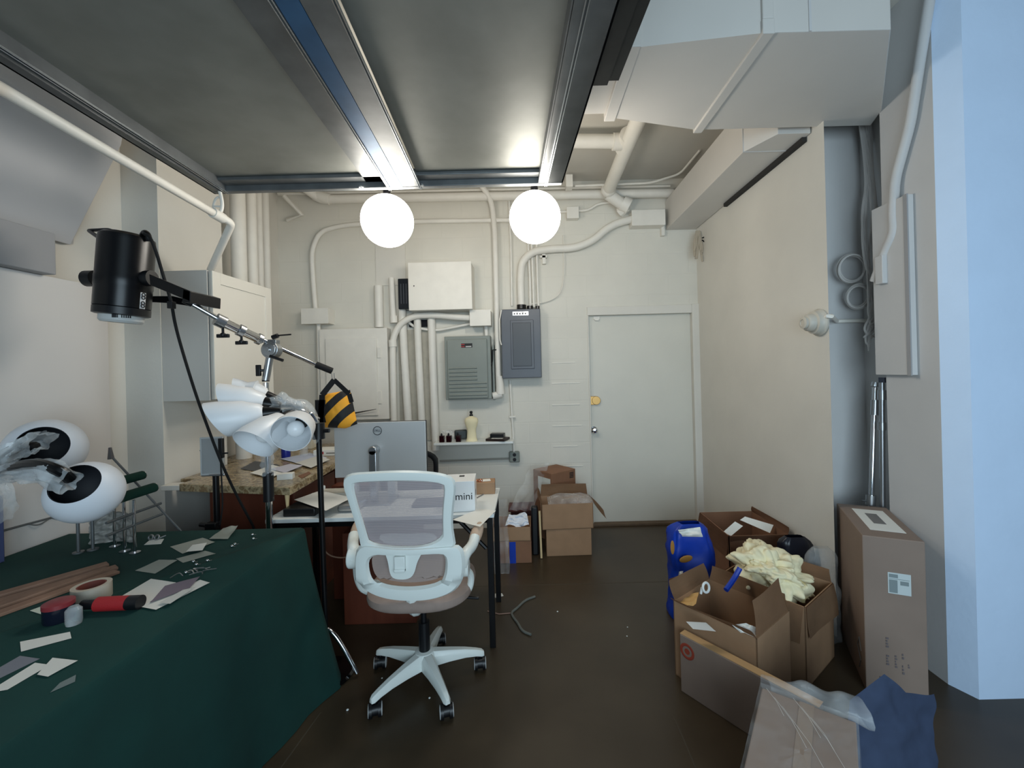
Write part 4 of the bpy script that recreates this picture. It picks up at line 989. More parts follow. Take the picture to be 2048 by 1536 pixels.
# ---------------------------------------------------------------- two globes of a wrapped lamp at the left edge
wl = thing('globe_cluster_lamp', 'plastic wrapped lamp with two open white globes at the left edge', 'lamp', atz(-230,1330,TZ))
OPAL = mat('opal_globe', (222,226,232), .4)
def globe(c, R, opening, oR, nm='globe_shade'):
    d = (opening-c).normalized(); Mq = Matrix.Translation(c) @ d.to_track_quat('Z','Y').to_matrix().to_4x4()
    a0_ = math.asin(min(.95, oR/R)); pr = []
    for k in range(25):
        a = a0_ + (PI-a0_)*k/24; pr.append((max(.0005, R*math.sin(a)), R*math.cos(a)))
    m = MB(); m.lathe(pr, Mq, 44, cap=False); g = part(nm, m, OPAL, wl)
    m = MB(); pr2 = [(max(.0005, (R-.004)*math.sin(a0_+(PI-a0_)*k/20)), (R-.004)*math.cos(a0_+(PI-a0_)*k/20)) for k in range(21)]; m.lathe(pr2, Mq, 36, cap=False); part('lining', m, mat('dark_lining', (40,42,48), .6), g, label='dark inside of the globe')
    return d
g1 = at(92,900,1.78); globe(g1, .128, at(79,886,1.66), .078)
g2 = at(172,984,1.60); globe(g2, .112, at(137,958,1.50), .072)
m = MB(); hubp = at(-30,955,1.6)
m.tube(smooth_path([hubp, at(30,900,1.62), at(70,890,1.66), at(88,890,1.72)]), .018, 10); m.tube(smooth_path([hubp, at(60,922,1.5), at(120,940,1.48), at(140,958,1.52)]), .018, 10); m.tube([hubp, atz(-230,1330,TZ)], .014, 10); part('necks', m, BLACKM, wl)
m = MB(); bpt = atz(-230,1330,TZ); m.cyl(bpt, bpt+V(0,0,.02), .11, n=30); part('base', m, BLACKM, wl)
m = MB()
def wr3(pa, pb, pc, rad, seed):
    def f(u, v):
        th = u*2*PI; p = pa*(1-v)**2 + pb*2*v*(1-v) + pc*v*v
        r = rad*(1 + .5*noise.noise(V(math.cos(th)*1.6+seed, math.sin(th)*1.6, v*6)) + .2*math.sin(5*th+v*12))
        return p + V(.3*r*math.sin(th), r*math.cos(th), r*math.sin(th))
    return f
m.grid(wr3(at(-30,950,1.6), at(40,880,1.6), at(84,885,1.66), .038, 1), 30, 24); m.grid(wr3(at(-30,960,1.6), at(60,920,1.48), at(138,965,1.50), .034, 5), 30, 24); m.grid(wr3(at(-30,960,1.6), at(10,955,1.55), at(10,1030,1.6), .03, 9), 30, 16)
part('plastic_wrap', m, film('lamp_film2', vis=.42, rough=.12), wl, label='crinkled clear plastic round the necks')
# ---------------------------------------------------------------- cartons
def carton(name, label, loc, rz, size, mt, open_=False, flaps=(), group=None, tape=False, cat='cardboard box'):
    """flaps: (side, angle from upright, length)"""
    w, d, h = size; t = thing(name, label, cat, loc, rz, group); th = .005
    m = MB()
    if open_:
        m.bb((-w/2,-d/2,0),(w/2,d/2,th)); m.bb((-w/2,-d/2,0),(-w/2+th,d/2,h)); m.bb((w/2-th,-d/2,0),(w/2,d/2,h)); m.bb((-w/2,-d/2,0),(w/2,-d/2+th,h)); m.bb((-w/2,d/2-th,0),(w/2,d/2,h))
        part('body', m, mt, t, False, 0, True)
    else:
        m.bb((-w/2,-d/2,0),(w/2,d/2,h)); part('body', m, mt, t, False, .004, True)
    for sd_, ang, ln in flaps:
        a = math.radians(ang)
        if sd_ in ('l','r'):
            s = -1 if sd_ == 'l' else 1
            e0, e1 = V(s*w/2,-d/2+.004,h), V(s*w/2,d/2-.004,h); out = V(s,0,0)
        else:
            s = -1 if sd_ == 'f' else 1
            e0, e1 = V(-w/2+.004,s*d/2,h), V(w/2-.004,s*d/2,h); out = V(0,s,0)
        dv = out*math.sin(a)+V(0,0,1)*math.cos(a); n = out*math.cos(a)-V(0,0,1)*math.sin(a)
        e0 -= n*th; e1 -= n*th
        tw = (e1-e0).normalized()*.012
        m = MB()
        def ff(u, v, e0=e0, e1=e1, dv=dv, n=n, ln=ln, tw=tw):
            return (e0+tw*v)*(1-u)+(e1-tw*v)*u + dv*(ln*v) + n*(.012*math.sin(v*2.2)*math.sin(u*3.1+1))
        m.grid(ff, 8, 5, th*.8); part('flap', m, mt, t, False, 0, True)
    if tape:
        m = MB(); m.bb((-.025,-d/2-.001,h-.08),(.025,d/2+.001,h+.0012)); part('tape', m, TAPE, t, False, 0, True)
    return t
def lpart(t, name, a, b, mt, label=None, bevel=0):
    m = MB(); m.bb(a, b); return part(name, m, mt, t, False, bevel, True, label)
RZ = math.radians(-52.6)
# --- right hand pile
A = carton('open_carton', 'open carton with raised flaps and loose papers inside, behind the flat red-ringed carton', (.946, 2.05, 0), RZ, (.40,.33,.37), CARD, True, (('f',50,.06),('b',4,.075),('l',22,.085),('r',-10,.15)))
m = MB(); q = atz(1372,1294,.235); 
# flattened carton leaning on it, with the red ring printed on
Bc = (.738,1.93); dvec = V(.607,-.795,0); nv = V(.795,.607,0)
bl = V(.738,1.93,0)+dvec*.31
B = thing('flattened_carton', 'flattened greyish carton leaning in front, marked with red rings at its far end', 'cardboard box', bl-nv*.0, RZ)
m = MB(); m.bb((-.40,0,0),(.17,.045,.27)); part('body', m, CARDG, B, False, .004, True)
m = MB(); m.bb((-.40,.002,.2705),(.17,.043,.2725)); part('top_edge', m, mat('cut_card_edge', (196,158,112), .8), B, False, 0, True)
lo_ = V(.68,2.11,0)
m = MB()
RED = mat('printed_red', (150,62,44), .7)
rc = V(.735,2.0,.225)
rp = (-.31+.0, 0, 0)
m.torus((-.362,-.0008,.205), .030, .0065, Matrix.Rotation(PI/2,4,'X') @ Matrix.Diagonal((1,1,.18,1)), 32, 6)
m.cyl((-.362,-.0016,.205),(-.362,.001,.205), .013, n=20); part('red_ring_print', m, RED, B, True, 0, True)
# papers in A
def sheet3(name, pts, label, mt=PAPER, th=.001, cat='paper', group=None, crumple=0):
    P = [Vector(p) for p in pts]; n = (P[1]-P[0]).cross(P[2]-P[0]).normalized()
    m = MB(); rnd = random.random()*9
    m.grid(lambda u,v: (P[0]*(1-u)+P[1]*u)*(1-v)+(P[3]*(1-u)+P[2]*u)*v + n*crumple*noise.noise(V(u*3+rnd, v*3, rnd)), 10, 10, th)
    return solo(name, m, mt, label, cat, group)
sheet3('label_sheet', [at(1372,1243,1.95), at(1412,1245,1.93), at(1432,1263,1.87), at(1386,1258,1.90)], 'white printed label sheet on the open carton flap', mat('label_white_paper', (206,208,206), .6))
sheet3('crumpled_paper', [at(1464,1250,1.86), at(1492,1246,1.85), at(1515,1256,1.83), at(1508,1290,1.83)], 'torn white crumpled paper in the front of the open carton', PAPER, .001, crumple=.02)
m = MB(); c = atz(1375,1195,.30); 
sheet3('kraft_sheet', [at(1350,1190,2.2), at(1398,1185,2.2), at(1392,1208,2.1), at(1366,1214,2.08)], 'light kraft paper sheet in the open carton near the blue bag', mat('kraft_light', (214,170,108), .8), .001, crumple=.01)
m = MB(); p = at(1412,1175,2.1); m.torus(p, .022, .006, Matrix.Rotation(PI/2.4,4,'X') @ Matrix.Rotation(.5,4,'Y'), 24, 8); m.cyl(p+V(-.02,0,-.0), p+V(-.026,0,-.03), .006, n=8); solo('cable_roll', m, WHITEP, 'small white coiled tape ring in the open carton', 'roll')
sheet3('tape_scrap', [at(1358,1143,2.3), at(1366,1142,2.3), at(1362,1163,2.27), at(1354,1163,2.27)], 'white strip of paper in front of the blue bag', PAPER, .001, crumple=.008)
p = at(1355,1155,2.4); m = MB(); m.prism([at(1338,1158,2.35), at(1390,1140,2.36), at(1402,1172,2.34), at(1398,1215,2.30), at(1345,1190,2.32)], (.006,.004,0)); solo('cardboard_panel', m, CARDD, 'dark cardboard panel standing up at the left of the pile', 'cardboard')
# box E with the cream cloth
E = carton('large_open_carton', 'larger open carton holding the cream cloth, right of the papers', (1.285, 2.265, 0), RZ, (.42,.36,.385), CARD, True, (('f',175,.17),('b',18,.06),('l',172,.12),('r',174,.15)))
if False: sheet3('carton_flap_board', [at(1475,1145,2.2), at(1440,1172,2.15), at(1452,1215,2.05), at(1570,1190,1.95)], 'creased cardboard flap standing between the two open cartons', CARD, .005, 'cardboard', crumple=.012)
# cream cloth
m = MB(); c = at(1543,1138,2.25)
bmesh.ops.create_icosphere(m.bm, subdivisions=6, radius=1)
for v in m.bm.verts:
    d = v.co.normalized(); 
    r = 1 + .42*noise.noise(d*2.1+V(3,1,2)) + .40*abs(noise.noise(d*3.1+V(1,7,2))) + .13*abs(noise.noise(d*6.5+V(5,2,8))) - .15
    v.co = c + V(d.x*.18*r, d.y*.165*r, d.z*.135*r*(1.1 if d.z < 0 else .9)) + V(-.035*d.z, 0, -.05*max(0, d.x)-.0)
solo('cream_cloth', m, MUSLIN, 'crumpled cream cotton cloth heaped on the larger open carton', 'cloth', smooth=True, ang=70)
m = MB(); w0 = at(1586,1150,2.12); 
m.grid(lambda u,v: at(1570+50*u+10*math.sin(v*5), 1160+38*v-8*math.sin(u*5), 2.12-.02*math.sin(u*9+v*4)), 14, 14, .002); solo('cloth_tail', m, MUSLIN, 'loose corner of cream cloth hanging over the carton edge', 'cloth')
# box C at the back
Cc = carton('back_carton', 'open carton against the right wall behind the blue bag, envelopes inside', (1.445, 2.93, 0), 0, (.385,.45,.44), CARDD, True, (('r',8,.04),('l',174,.14),('f',176,.10)))
sheet3('envelope', [at(1480,1040,2.86), at(1490,1033,2.88), at(1547,1050,2.84), at(1540,1066,2.8)], 'white padded envelope sticking out of the back carton, the right one', PAPER, .012, 'envelope')
sheet3('envelope', [at(1446,1064,2.78), at(1470,1043,2.82), at(1486,1052,2.8), at(1462,1072,2.76)], 'smaller white envelope leaning out of the back carton, left one', PAPER, .008, 'envelope')
# blue bag
m = MB(); bx0, by0 = at(1380,1100,2.62).x, 2.62
def bag(cx, cy, w, d, h, seed, spike=0, lean=0):
    def f(u, v):
        th = u*2*PI; se = lambda a, e: math.copysign(abs(a)**e, a)
        pr = 1 - .12*(v-.4)**2 - (max(0, v-.9)*9)**2*.55
        x = w/2*se(math.cos(th), .5)*pr; y = d/2*se(math.sin(th), .5)*pr*(1-.5*v)
        n = noise.noise(V(math.cos(th)*1.5+seed, math.sin(th)*1.5, v*4))*.035*w/.25 + .015*abs(noise.noise(V(math.cos(th)*5+seed, math.sin(th)*5, v*9)))
        k = 1 + n/(w/2)
        return (cx+x*k+lean*v, cy+y*k, .004+h*v + (spike*math.exp(-((th-4.2)/.5)**2)*v if spike else 0))
    return f
bgt = thing('blue_bag', 'crumpled blue plastic bag with orange patches left of the back carton', 'bag', (bx0, by0, 0))
m.grid(bag(bx0, by0, .25, .22, .56, 2), 48, 28); part('bag', m, BLUEP, bgt, True, 0, ang=70)
m = MB(); m.sph(at(1372,1118,2.51), .04, (1,.12,.5), 16, Matrix.Rotation(-.25,4,'Y')); m.sph(at(1345,1095,2.52), .035, (.35,.12,1.2), 12); part('patch', m, mat('tan_patch', (170,120,50), .7), bgt)
sheet3('white_tissue', [at(1355,1060,2.5), at(1400,1054,2.5), at(1406,1074,2.48), at(1366,1073,2.48)], 'white folded tissue tucked in the top of the blue bag', PAPER, .003, 'tissue', crumple=.03)
m = MB(); m.tube(smooth_path([at(1480,1136,2.15), at(1468,1158,2.14), at(1452,1180,2.1)]), [.010,.016,.018]+[.017]*200 if False else .013, 8); solo('blue_strap', m, BLUEP, 'blue folded plastic strap beside the cream cloth', 'strap')
# dark bag behind cloth
m = MB(); q = at(1620,1130,2.32); m.grid(bag(1.56, 2.52, .19, .15, .50, 6), 36, 22); solo('black_bag', m, mat('black_plastic_bag', (24,26,36), .3), 'black plastic bag behind the cream cloth at the wall', 'bag', ang=70)
m = MB(); m.grid(bag(1.60, 2.36, .16, .12, .50, 9), 30, 20); solo('clear_bag', m, FILM, 'clear plastic bag squeezed between the black bag and tall carton', 'bag', ang=70)
# tall carton
TR = math.radians(-25)
tw, td, thh = .225, .50, .725
tc_ = V(1.53,1.97,0)+V(math.cos(TR),math.sin(TR),0)*tw/2+V(-math.sin(TR),math.cos(TR),0)*td/2
T = carton('tall_carton', 'tall closed carton standing by the right wall with labels', tc_, TR, (tw,td,thh), CARDG)
lpart(T, 'top_label', (-.06,-.16,thh+.0005),(.075,.17,thh+.0018), PAPER, 'white sheet taped on the top')
m = MB(); m.bb((-.02,-.06,thh+.0015),(.03,.1,thh+.0026)); part('top_print', m, INKG, T, False, 0, True)
zl = .53
lpart(T, 'shipping_label', (-.022,-td/2-.0015,zl-.055),(.06,-td/2+.0005,zl+.04), mat('label_bluish', (196,206,206), .6), 'white shipping label')
m = MB(); y = -td/2-.0022
m.bb((-.018,y,zl+.018),(.014,y+.001,zl+.034)); m.bb((-.018,y,zl-.05),(.012,y+.001,zl+.008)); m.bb((.022,y,zl-.012),(.052,y+.001,zl+.006)); m.bb((-.018,y,zl+.012),(.055,y+.001,zl+.014)); part('label_print', m, mat('print_grey', (128,140,142), .7), T, False, 0, True)
m = MB()
for (x,z,a_,b_) in ((-.03,.25,.010,.05),(-.03,.17,.010,.05),(.0,.17,.008,.06),(.025,.20,.007,.03),(.025,.14,.008,.045),(.045,.16,.006,.02),(-.055,.05,.012,.08),(-.03,.03,.012,.06)):
    n = max(2, int(b_/.012))
    m = MB()
    for k in range(n): m.bb((x-a_/2,y,z-b_/2+k*b_/n),(x+a_/2-.002*(k%3),y+.001,z-b_/2+(k+.65)*b_/n))
    part('stencil_print', m, mat('stencil_ink', (104,96,98), .8), T, False, 0, True)
m = MB(); m.tube([V(-tw/2-.001,-.19,.15),V(-tw/2-.001,-.16,.20),V(-tw/2-.001,-.13,.15),V(-tw/2-.001,-.18,.10),V(-tw/2-.001,-.15,.05)], .003, 6); part('marker_scribble', m, INKG, T, True, 0, True)
# wrapped carton in front
WR = math.radians(-36); ww, wd, wh = .26, .46, .40
wc = V(.79,1.484,0)+V(math.cos(WR),math.sin(WR),0)*ww/2+V(math.sin(WR),-math.cos(WR),0)*wd/2
W = carton('wrapped_carton', 'carton wrapped in clear plastic at the bottom right foreground', wc, WR, (ww,wd,wh), CARDG)
lpart(W, 'seam_tape', (-.02,-wd/2,wh+.0004),(.022,wd/2,wh+.0014), mat('glossy_clear_tape', (146,128,114), .15))
m = MB()
def wrp(u, v):
    s = u*4; k = int(s) % 4; f = s-int(s); e = .006
    c = [(-ww/2-e,-wd/2-e),(ww/2+e,-wd/2-e),(ww/2+e,wd/2+e),(-ww/2-e,wd/2+e)]
    a, b2 = c[k], c[(k+1)%4]; x, y_ = a[0]*(1-f)+b2[0]*f, a[1]*(1-f)+b2[1]*f
    if v < .7: z = wh*v/.7+.003; sc = 1
    else: z = wh+.008; sc = 1-(v-.7)/.3*.96
    n = .008*noise.noise(V(x*14,y_*14,v*9)); o = V(x*sc,y_*sc,z+ (abs(n)+.002 if v>=.7 else 0)); 
    return o + V(x,y_,0).normalized()*abs(n)*(1 if v < .7 else 0)
m.grid(wrp, 80, 40); part('plastic_wrap', m, film('box_film', vis=.10, rough=.06), W, True, 0, True, 'shiny clear wrap', ang=80)
for k in range(6):
    x0_ = -ww/2+.015+.026*k; y0_ = .22-.03*(k%3); ln = .10+.16*((k*7)%5)/5; m = MB()
    m.tube([V(x0_,y0_,wh+.010), V(min(ww/2-.005,x0_+ln*.35),y0_-ln*.5,wh+.012), V(min(ww/2-.004,x0_+ln*.6),y0_-ln,wh+.010)], .0007, 5)
    part('crease_highlight', m, mat('film_glint', (214,210,206), .15), W, True, 0, True)  # pale opaque threads give the creases of the wrap painted highlights
# rolled clear plastic lying behind it
m = MB()
def tuck(u, v):
    p = at(1535,1372,1.50)*(1-u)+at(1725,1415,1.40)*u; r = .035+.02*noise.noise(V(u*4,math.cos(v*2*PI),math.sin(v*2*PI)))
    return p+V(0,r*math.cos(v*2*PI)*1.3,r*math.sin(v*2*PI)-.01)
m.grid(tuck, 40, 20); solo('plastic_bundle', m, film('bundle_film', vis=.22), 'bunched clear plastic along the back of the wrapped carton', 'plastic wrap', ang=80)
# dark bag at right
m = MB()
def nb(u, v):
    c = [at(1700,1400,1.42), at(1765,1345,1.46), at(1808,1382,1.48), at(1868,1388,1.50)]
    s = u*3; k = min(2, int(s)); f = s-k; top = c[k]*(1-f)+c[k+1]*f
    x = top.x; z = max(.003, top.z*v)
    y = top.y - .05*math.sin(u*PI)*(1-v*.8) + .02*noise.noise(V(u*4,v*4,2)); xs = x - .05*(1-v)*(1 if u < .15 else 0) + .012*noise.noise(V(u*3,v*5,8))
    return (xs, y, z)
m.grid(nb, 30, 24, .05); solo('dark_cloth_bag', m, mat('navy_black_cloth', (52,64,88), .85, var=.1, vscale=20), 'dark navy fabric bag slumped by the right door jamb', 'bag', ang=60)
# --- boxes beside the door
L1 = carton('closed_carton', 'closed carton on the floor under the bubble wrap carton beside the door', (at(1138,1100,3.48).x, 3.60, 0), math.radians(1), (.37,.24,.22), CARD)
L2 = carton('bubble_wrap_carton', 'open carton full of bubble wrap stacked on another carton by the door', (at(1135,1040,3.46).x, 3.60, .221), math.radians(2), (.42,.25,.205), CARD, True, (('b',-2,.10),('r',140,.19),('l',20,.08)))
m = MB(); bw = V(at(1140,1005,3.6).x, 3.60, .40)
def bub(u, v):
    x = (u-.5)*.38; y_ = (v-.5)*.23; e = (1-(2*u-1)**4)*(1-(2*v-1)**4)
    return bw + V(x, y_, .015+.075*e*(.6+.5*noise.noise(V(u*3.3,v*3.3,4))) + .006*math.sin(u*90)*math.sin(v*90))
m.grid(bub, 60, 50, .004); solo('bubble_wrap', m, film('bubble_film', (232,228,224), .32, .2), 'crumpled clear bubble wrap heaped in the carton by the door', 'bubble wrap', ang=80)
L3c = at(1107,960,3.72)
L3 = carton('brown_parcel', 'dark brown parcel box with a white label, behind the bubble wrap carton', (L3c.x+.02, 3.72+.21, 0), math.radians(38), (.29,.26,.61), CARDD)
q = at(1078,975,3.80)
m = MB(); m.bb((-.29/2-.0015,-.11,.40),(-.29/2+.0005,.06,.56)); part('address_label', m, mat('label_offwhite', (212,214,206), .6), L3, False, 0, True, 'white address label')
m = MB()
for k in range(3): m.bb((-.29/2-.0022,-.09+k*.04,.425),(-.29/2-.001,-.06+k*.04,.44))
part('label_print', m, INKG, L3, False, 0, True)
m = MB(); m.bb((-.06,-.1315,.45),(.0,-.1295,.475)); part('yellow_sticker', m, mat('yellow_sticker', (206,180,70), .6), L3, False, 0, True, 'small yellow sticker')
m = MB()
for k in range(4): m.bb((.07,-.1315,.535+k*.014),(.12,-.1295,.543+k*.014))
part('handling_mark', m, INK, L3, False, 0, True)
# plastic sheeting leaning
m = MB()
def ps(u, v):
    a_ = at(1018,1020,3.45)*(1-u)+at(1065,1022,3.6)*u; b_ = at(1060,935,3.92)*(1-u)+at(1100,925,3.92)*u
    p = a_*(1-v)+b_*v; return p + V(.03*noise.noise(V(u*3,v*4,1)), .04*noise.noise(V(u*5,v*4,6)), 0)
m.grid(ps, 24, 30, .002); solo('plastic_sheeting', m, film('sheet_film', vis=.2), 'grey translucent plastic sheeting leaning on the wall by the parcels', 'plastic wrap', ang=80)
L4 = carton('flat_brown_carton', 'low closed brown carton with blue tape under the paper tray box', (at(1025,1095,3.36).x+.005, 3.5, 0), 0, (.29,.26,.175), CARDD)
lpart(L4, 'blue_tape', (-.03,-.1315,0),(.02,-.129,.17), BLUEP, 'strip of blue tape')
L5 = carton('tray_box', 'shallow tan box holding white crumpled paper next to the desk leg', (at(1020,1060,3.36).x, 3.5, .176), math.radians(-1), (.33,.26,.11), CARD, True)
m = MB(); p = at(1040,1040,3.45)
m.grid(lambda u,v: (at(1010+48*u,1052,3.42)*(1-v)+at(1018+36*u,1028+5*math.sin(u*7),3.5)*v)+V(0,.03*noise.noise(V(u*5,v*5,2)),.012*math.sin(u*8)), 20, 14, .003); solo('white_packing', m, mat('foam_white', (222,226,234), .6), 'white padded wrapping sticking up from the tan tray box', 'packing')
m = MB(); q0 = at(1022,1018,3.75); q1 = at(1066,1046,3.75); m.bb((q0.x,3.70,0),(q1.x,3.84,q0.z)); m.bb((q0.x-.02,3.67,q0.z),(q1.x+.02,3.86,q0.z+.025)); solo('small_stool', m, mat('dark_red_wood', (84,40,34), .5), 'dark red wooden stool behind the tan tray box', 'stool', bevel=.003)
m = MB(); q0, q1 = at(1062,1013,3.52), at(1078,1110,3.52); m.bb((q0.x,3.50,0),(q1.x,3.56,q0.z)); solo('black_folder', m, BLACKP, 'narrow black case standing between tray box and stacked cartons', 'case', bevel=.012)
m = MB(); q0, q1 = at(1079,1022,3.47), atz(1083,1117,0); m.tube([V(q1.x,q1.y,.004), q0*.9+V(q1.x,q1.y,0)*.1, q0], .011, 4); solo('wooden_stick', m, WOOD, 'pale wooden stick leaning on the stacked cartons', 'stick')
m = MB(); m.grid(lambda u,v: V(at(985+30*u,1000,3.2).x,3.2,at(1000,1000,3.2).z*(1-v)+.002)+V(.02*noise.noise(V(u*4,v*4,3)),.03*noise.noise(V(u*3,v*5,7)),0), 16, 16, .002); solo('clear_bag', m, film('sheet_film2', vis=.22), 'crinkled clear bag hanging at the right end of the desk', 'bag', ang=80)
if False: sheet3('torn_card', [at(990,1010,3.3), at(998,985,3.3), at(1010,1010,3.32), at(1004,1030,3.32)], 'torn piece of cardboard behind the desk corner', CARD, .004, 'cardboard')
# ---------------------------------------------------------------- shelf on the back wall and what stands on it
SZ = .872
s0, s1 = atz(868,886,SZ), atz(1026,884,SZ)
m = MB(); m.bb((s0.x,3.95,SZ-.022),(s1.x,D-.001,SZ)); solo('wall_shelf', m, WHITEP, 'thin white wall shelf under the grey breaker box', 'shelf', bevel=.002)
INKB = mat('dark_red_glass', (34,8,14), .12)
def perfume(px, lab):
    p = at(px, 874, 4.0); t = thing('perfume_bottle', lab, 'bottle', (p.x, 4.0, SZ), group='small dark bottles on the shelf')
    m = MB(); m.bb((p.x-.024,3.98,SZ+.0003),(p.x+.024,4.02,SZ+.062)); part('bottle', m, INKB, t, True, .004)
    m = MB(); m.cyl((p.x-.004,4.0,SZ+.062),(p.x-.004,4.0,SZ+.078),.009,n=12); m.cyl((p.x-.004,4.0,SZ+.078),(p.x-.004,4.0,SZ+.086),.004,n=8); part('cap', m, BLACKP, t)
perfume(884,'small dark square bottle, leftmost on the white shelf'); perfume(898,'small dark square bottle in the middle of three on the shelf'); perfume(917,'small dark square bottle nearest the dress form')
p = at(943,865,4.02)
t = thing('dress_form', 'small cream dress form with black neck knob on the shelf', 'dress form', (p.x,4.03,SZ))
M0 = Matrix.Translation((p.x,4.03,SZ)) @ Matrix.Diagonal((1.05,.72,.88,1))
m = MB(); m.lathe([(.052,.0003),(.05,.012),(.044,.03),(.041,.07),(.038,.10),(.042,.135),(.053,.17),(.060,.205),(.061,.22),(.056,.24),(.035,.256),(.018,.262),(.014,.27),(.001,.27)], M0, 32); part('torso', m, MUSLIN, t)
m = MB(); m.lathe([(.017,.268),(.014,.285),(.009,.295),(.014,.305),(.014,.315),(.006,.322),(.001,.323)], M0, 20); part('neck_knob', m, BLACKP, t)
p = at(995,872,4.0)
m = MB(); m.box((p.x,4.03,SZ+.012),(.19,.15,.022),math.radians(-18)); solo('notebook', m, mat('dark_leather', (40,26,22), .5), 'dark brown notebook lying on the shelf under the black box', 'notebook', bevel=.004)
m = MB(); m.box((p.x+.0,4.0,SZ+.0245),(.11,.06,.0015),math.radians(-12)); solo('note_card', m, PAPER, 'white card between the notebook and the black box', 'card')
m = MB(); m.box((p.x-.002,4.05,SZ+.044),(.13,.09,.036),math.radians(-8)); solo('black_gift_box', m, BLACKP, 'flat black box on top of the notebook on the shelf', 'box', bevel=.003)
m = MB(); p = at(925,862,4.08); m.box((p.x-.02,4.09,SZ+.055),(.12,.04,.09),.3); solo('bagged_parcel', m, mat('dark_teal_box', (52,60,60), .3), 'dark glossy packet behind the small bottles', 'packet', bevel=.012)
m = MB(); m.grid(lambda u,v: V(at(882,870,4.08).x+.2*u, 4.08+.02*noise.noise(V(u*6,v*4,2)), SZ+.002+.10*v*(1-.6*(u-.4)**2)), 20, 10, .001); solo('plastic_packet', m, film('packet_film', vis=.4), 'clear plastic packet behind the small bottles on the shelf', 'packet', ang=80)
# outlet and conduits
c = at(1029,914,4.11); t = thing('outlet_box', 'grey metal double outlet box below the right end of the shelf', 'outlet', (c.x,4.12,c.z-.05))
m = MB(); m.bb((c.x-.05,4.10,c.z-.052),(c.x+.05,D-.001,c.z+.052)); part('body', m, GREYBOX, t, True, .01)
m = MB()
for s in (-1,1): m.cyl((c.x,4.097,c.z+s*.023),(c.x,4.105,c.z+s*.023),.017,n=20)
part('socket', m, INK, t)
pipe([(1019,917,4.13),(880,922,4.13)], .008, 'thin grey conduit running left from the outlet box', 'conduit', mt=mat('grey_wall_conduit', (150,148,140), .5))
pipe([(1020,760,4.12),(1024,835,4.12),(1026,860,4.12),(1028,905,4.12)], .011, 'thin white conduit from the slate panel down to the outlet', 'conduit')
m = MB(); p = at(1025,834,4.12); m.cyl(p+V(-.03,0,0), p+V(.03,0,0), .013, n=10); solo('conduit_strap', m, PAINTW, 'white strap on the conduit above the shelf end', 'strap')
# ---------------------------------------------------------------- on the desk
def flat(name, pts, Z, label, cat='paper', mt=PAPER, th=.0012, group=None, curl=0):
    P = [atz(x,y,Z) for x,y in pts]
    m = MB()
    if len(P) == 4:
        s = random.random()*9
        m.grid(lambda u,v: (P[0]*(1-u)+P[1]*u)*(1-v)+(P[3]*(1-u)+P[2]*u)*v + V(0,0,.0008+curl*(.5+.5*noise.noise(V(u*2+s,v*2,s)))*(u*v+.2)), 8, 8, th)
    else: m.prism([p+V(0,0,.0005) for p in P], (0,0,th))
    return solo(name, m, mt, label, cat, group or {'display_card':'fan of cards on the green table','clear_pouch':'plastic pouches on the green table','paper_sheet':'sheets at the near left of the table','loose_paper':'papers on the stone worktop','desk_paper':'papers on the desk'}.get(name))
DZ_ = DKZ
bxc = atz(940,1043,DZ_)
p0 = atz(893,1038,DZ_); p1 = atz(938,1040,DZ_)
mz = thing('white_product_box', 'small white box printed mini on the right of the desk', 'box', (p1.x-.075, 2.47, DZ_), math.radians(4))
hh = .17
m = MB(); m.bb((-.085,-.09,.0005),(.085,.09,hh)); part('body', m, mat('white_gloss_card', (236,237,236), .3), mz, False, .002, True)
m = MB(); m.text('mini', .058, Matrix.Translation((.024,-.0905,.085)) @ Matrix.Rotation(PI/2,4,'X')); m.bb((.0855,-.03,.06),(.0862,.03,.10)) if False else None
part('lettering', m, INK, mz, False, 0, True, 'black lettering')
m = MB(); m.bb((-.01,.02,hh),(.02,.05,hh+.001)); part('top_mark', m, INK, mz, False, 0, True)
m = MB(); m.bb((.0852,-.02,.07),(.0860,.02,.10)); part('side_print', m, INKG, mz, False, 0, True)
p = atz(965,1005,DZ_)
cb = carton('small_brown_carton', 'small brown carton at the back right corner of the desk', (p.x-.015, 2.76, DZ_), math.radians(3), (.15,.11,.075), CARD)
m = MB(); q = cb.location; m.box((q.x+.01,q.y,DZ_+.0765),(.07,.05,.0015),.2); solo('slip_of_paper', m, PAPER, 'white slip on top of the small brown carton', 'paper')
m = MB(); 
for k in range(3): m.torus((q.x-.035+k*.012,q.y-.03,DZ_+.083), .008, .003, Matrix.Rotation(k*.8,4,'X') @ Matrix.Rotation(.6,4,'Y'), 16, 6)
solo('copper_clips', m, mat('copper', (200,130,96), .25, .9), 'copper jewellery piece on the small brown carton', 'jewellery')
flat('desk_paper', [(905,1040),(958,1018),(992,1022),(960,1054)], DZ_+.004, 'white paper sheet overhanging the desk front beside the mini box', curl=.004)
flat('desk_paper', [(588,1000),(640,982),(706,997),(652,1022)], DZ_+.052, 'large white paper lying over the black tray on the desk', curl=.012, th=.0015)
m = MB(); a_ = atz(600,1030,DZ_); m.bb((a_.x-.08,2.37,DZ_+.0005),(a_.x+.10,2.55,DZ_+.045)); solo('black_tray', m, BLACKP, 'black shallow tray under the white paper at the left of the desk', 'tray', bevel=.006)
m = MB(); a_ = atz(690,1028,DZ_); m.box((a_.x+.005,2.50,DZ_+.024),(.12,.18,.045)); solo('silver_mini_computer', m, mat('brushed_aluminium', (190,190,190), .3, .9), 'silver rounded mini computer on the desk by the lamp pole', 'computer', bevel=.018)
p = atz(656,985,DZ_); t = thing('stamp', 'white hand stamp standing on the desk behind the lamp pole', 'stamp', (p.x,2.78,DZ_))
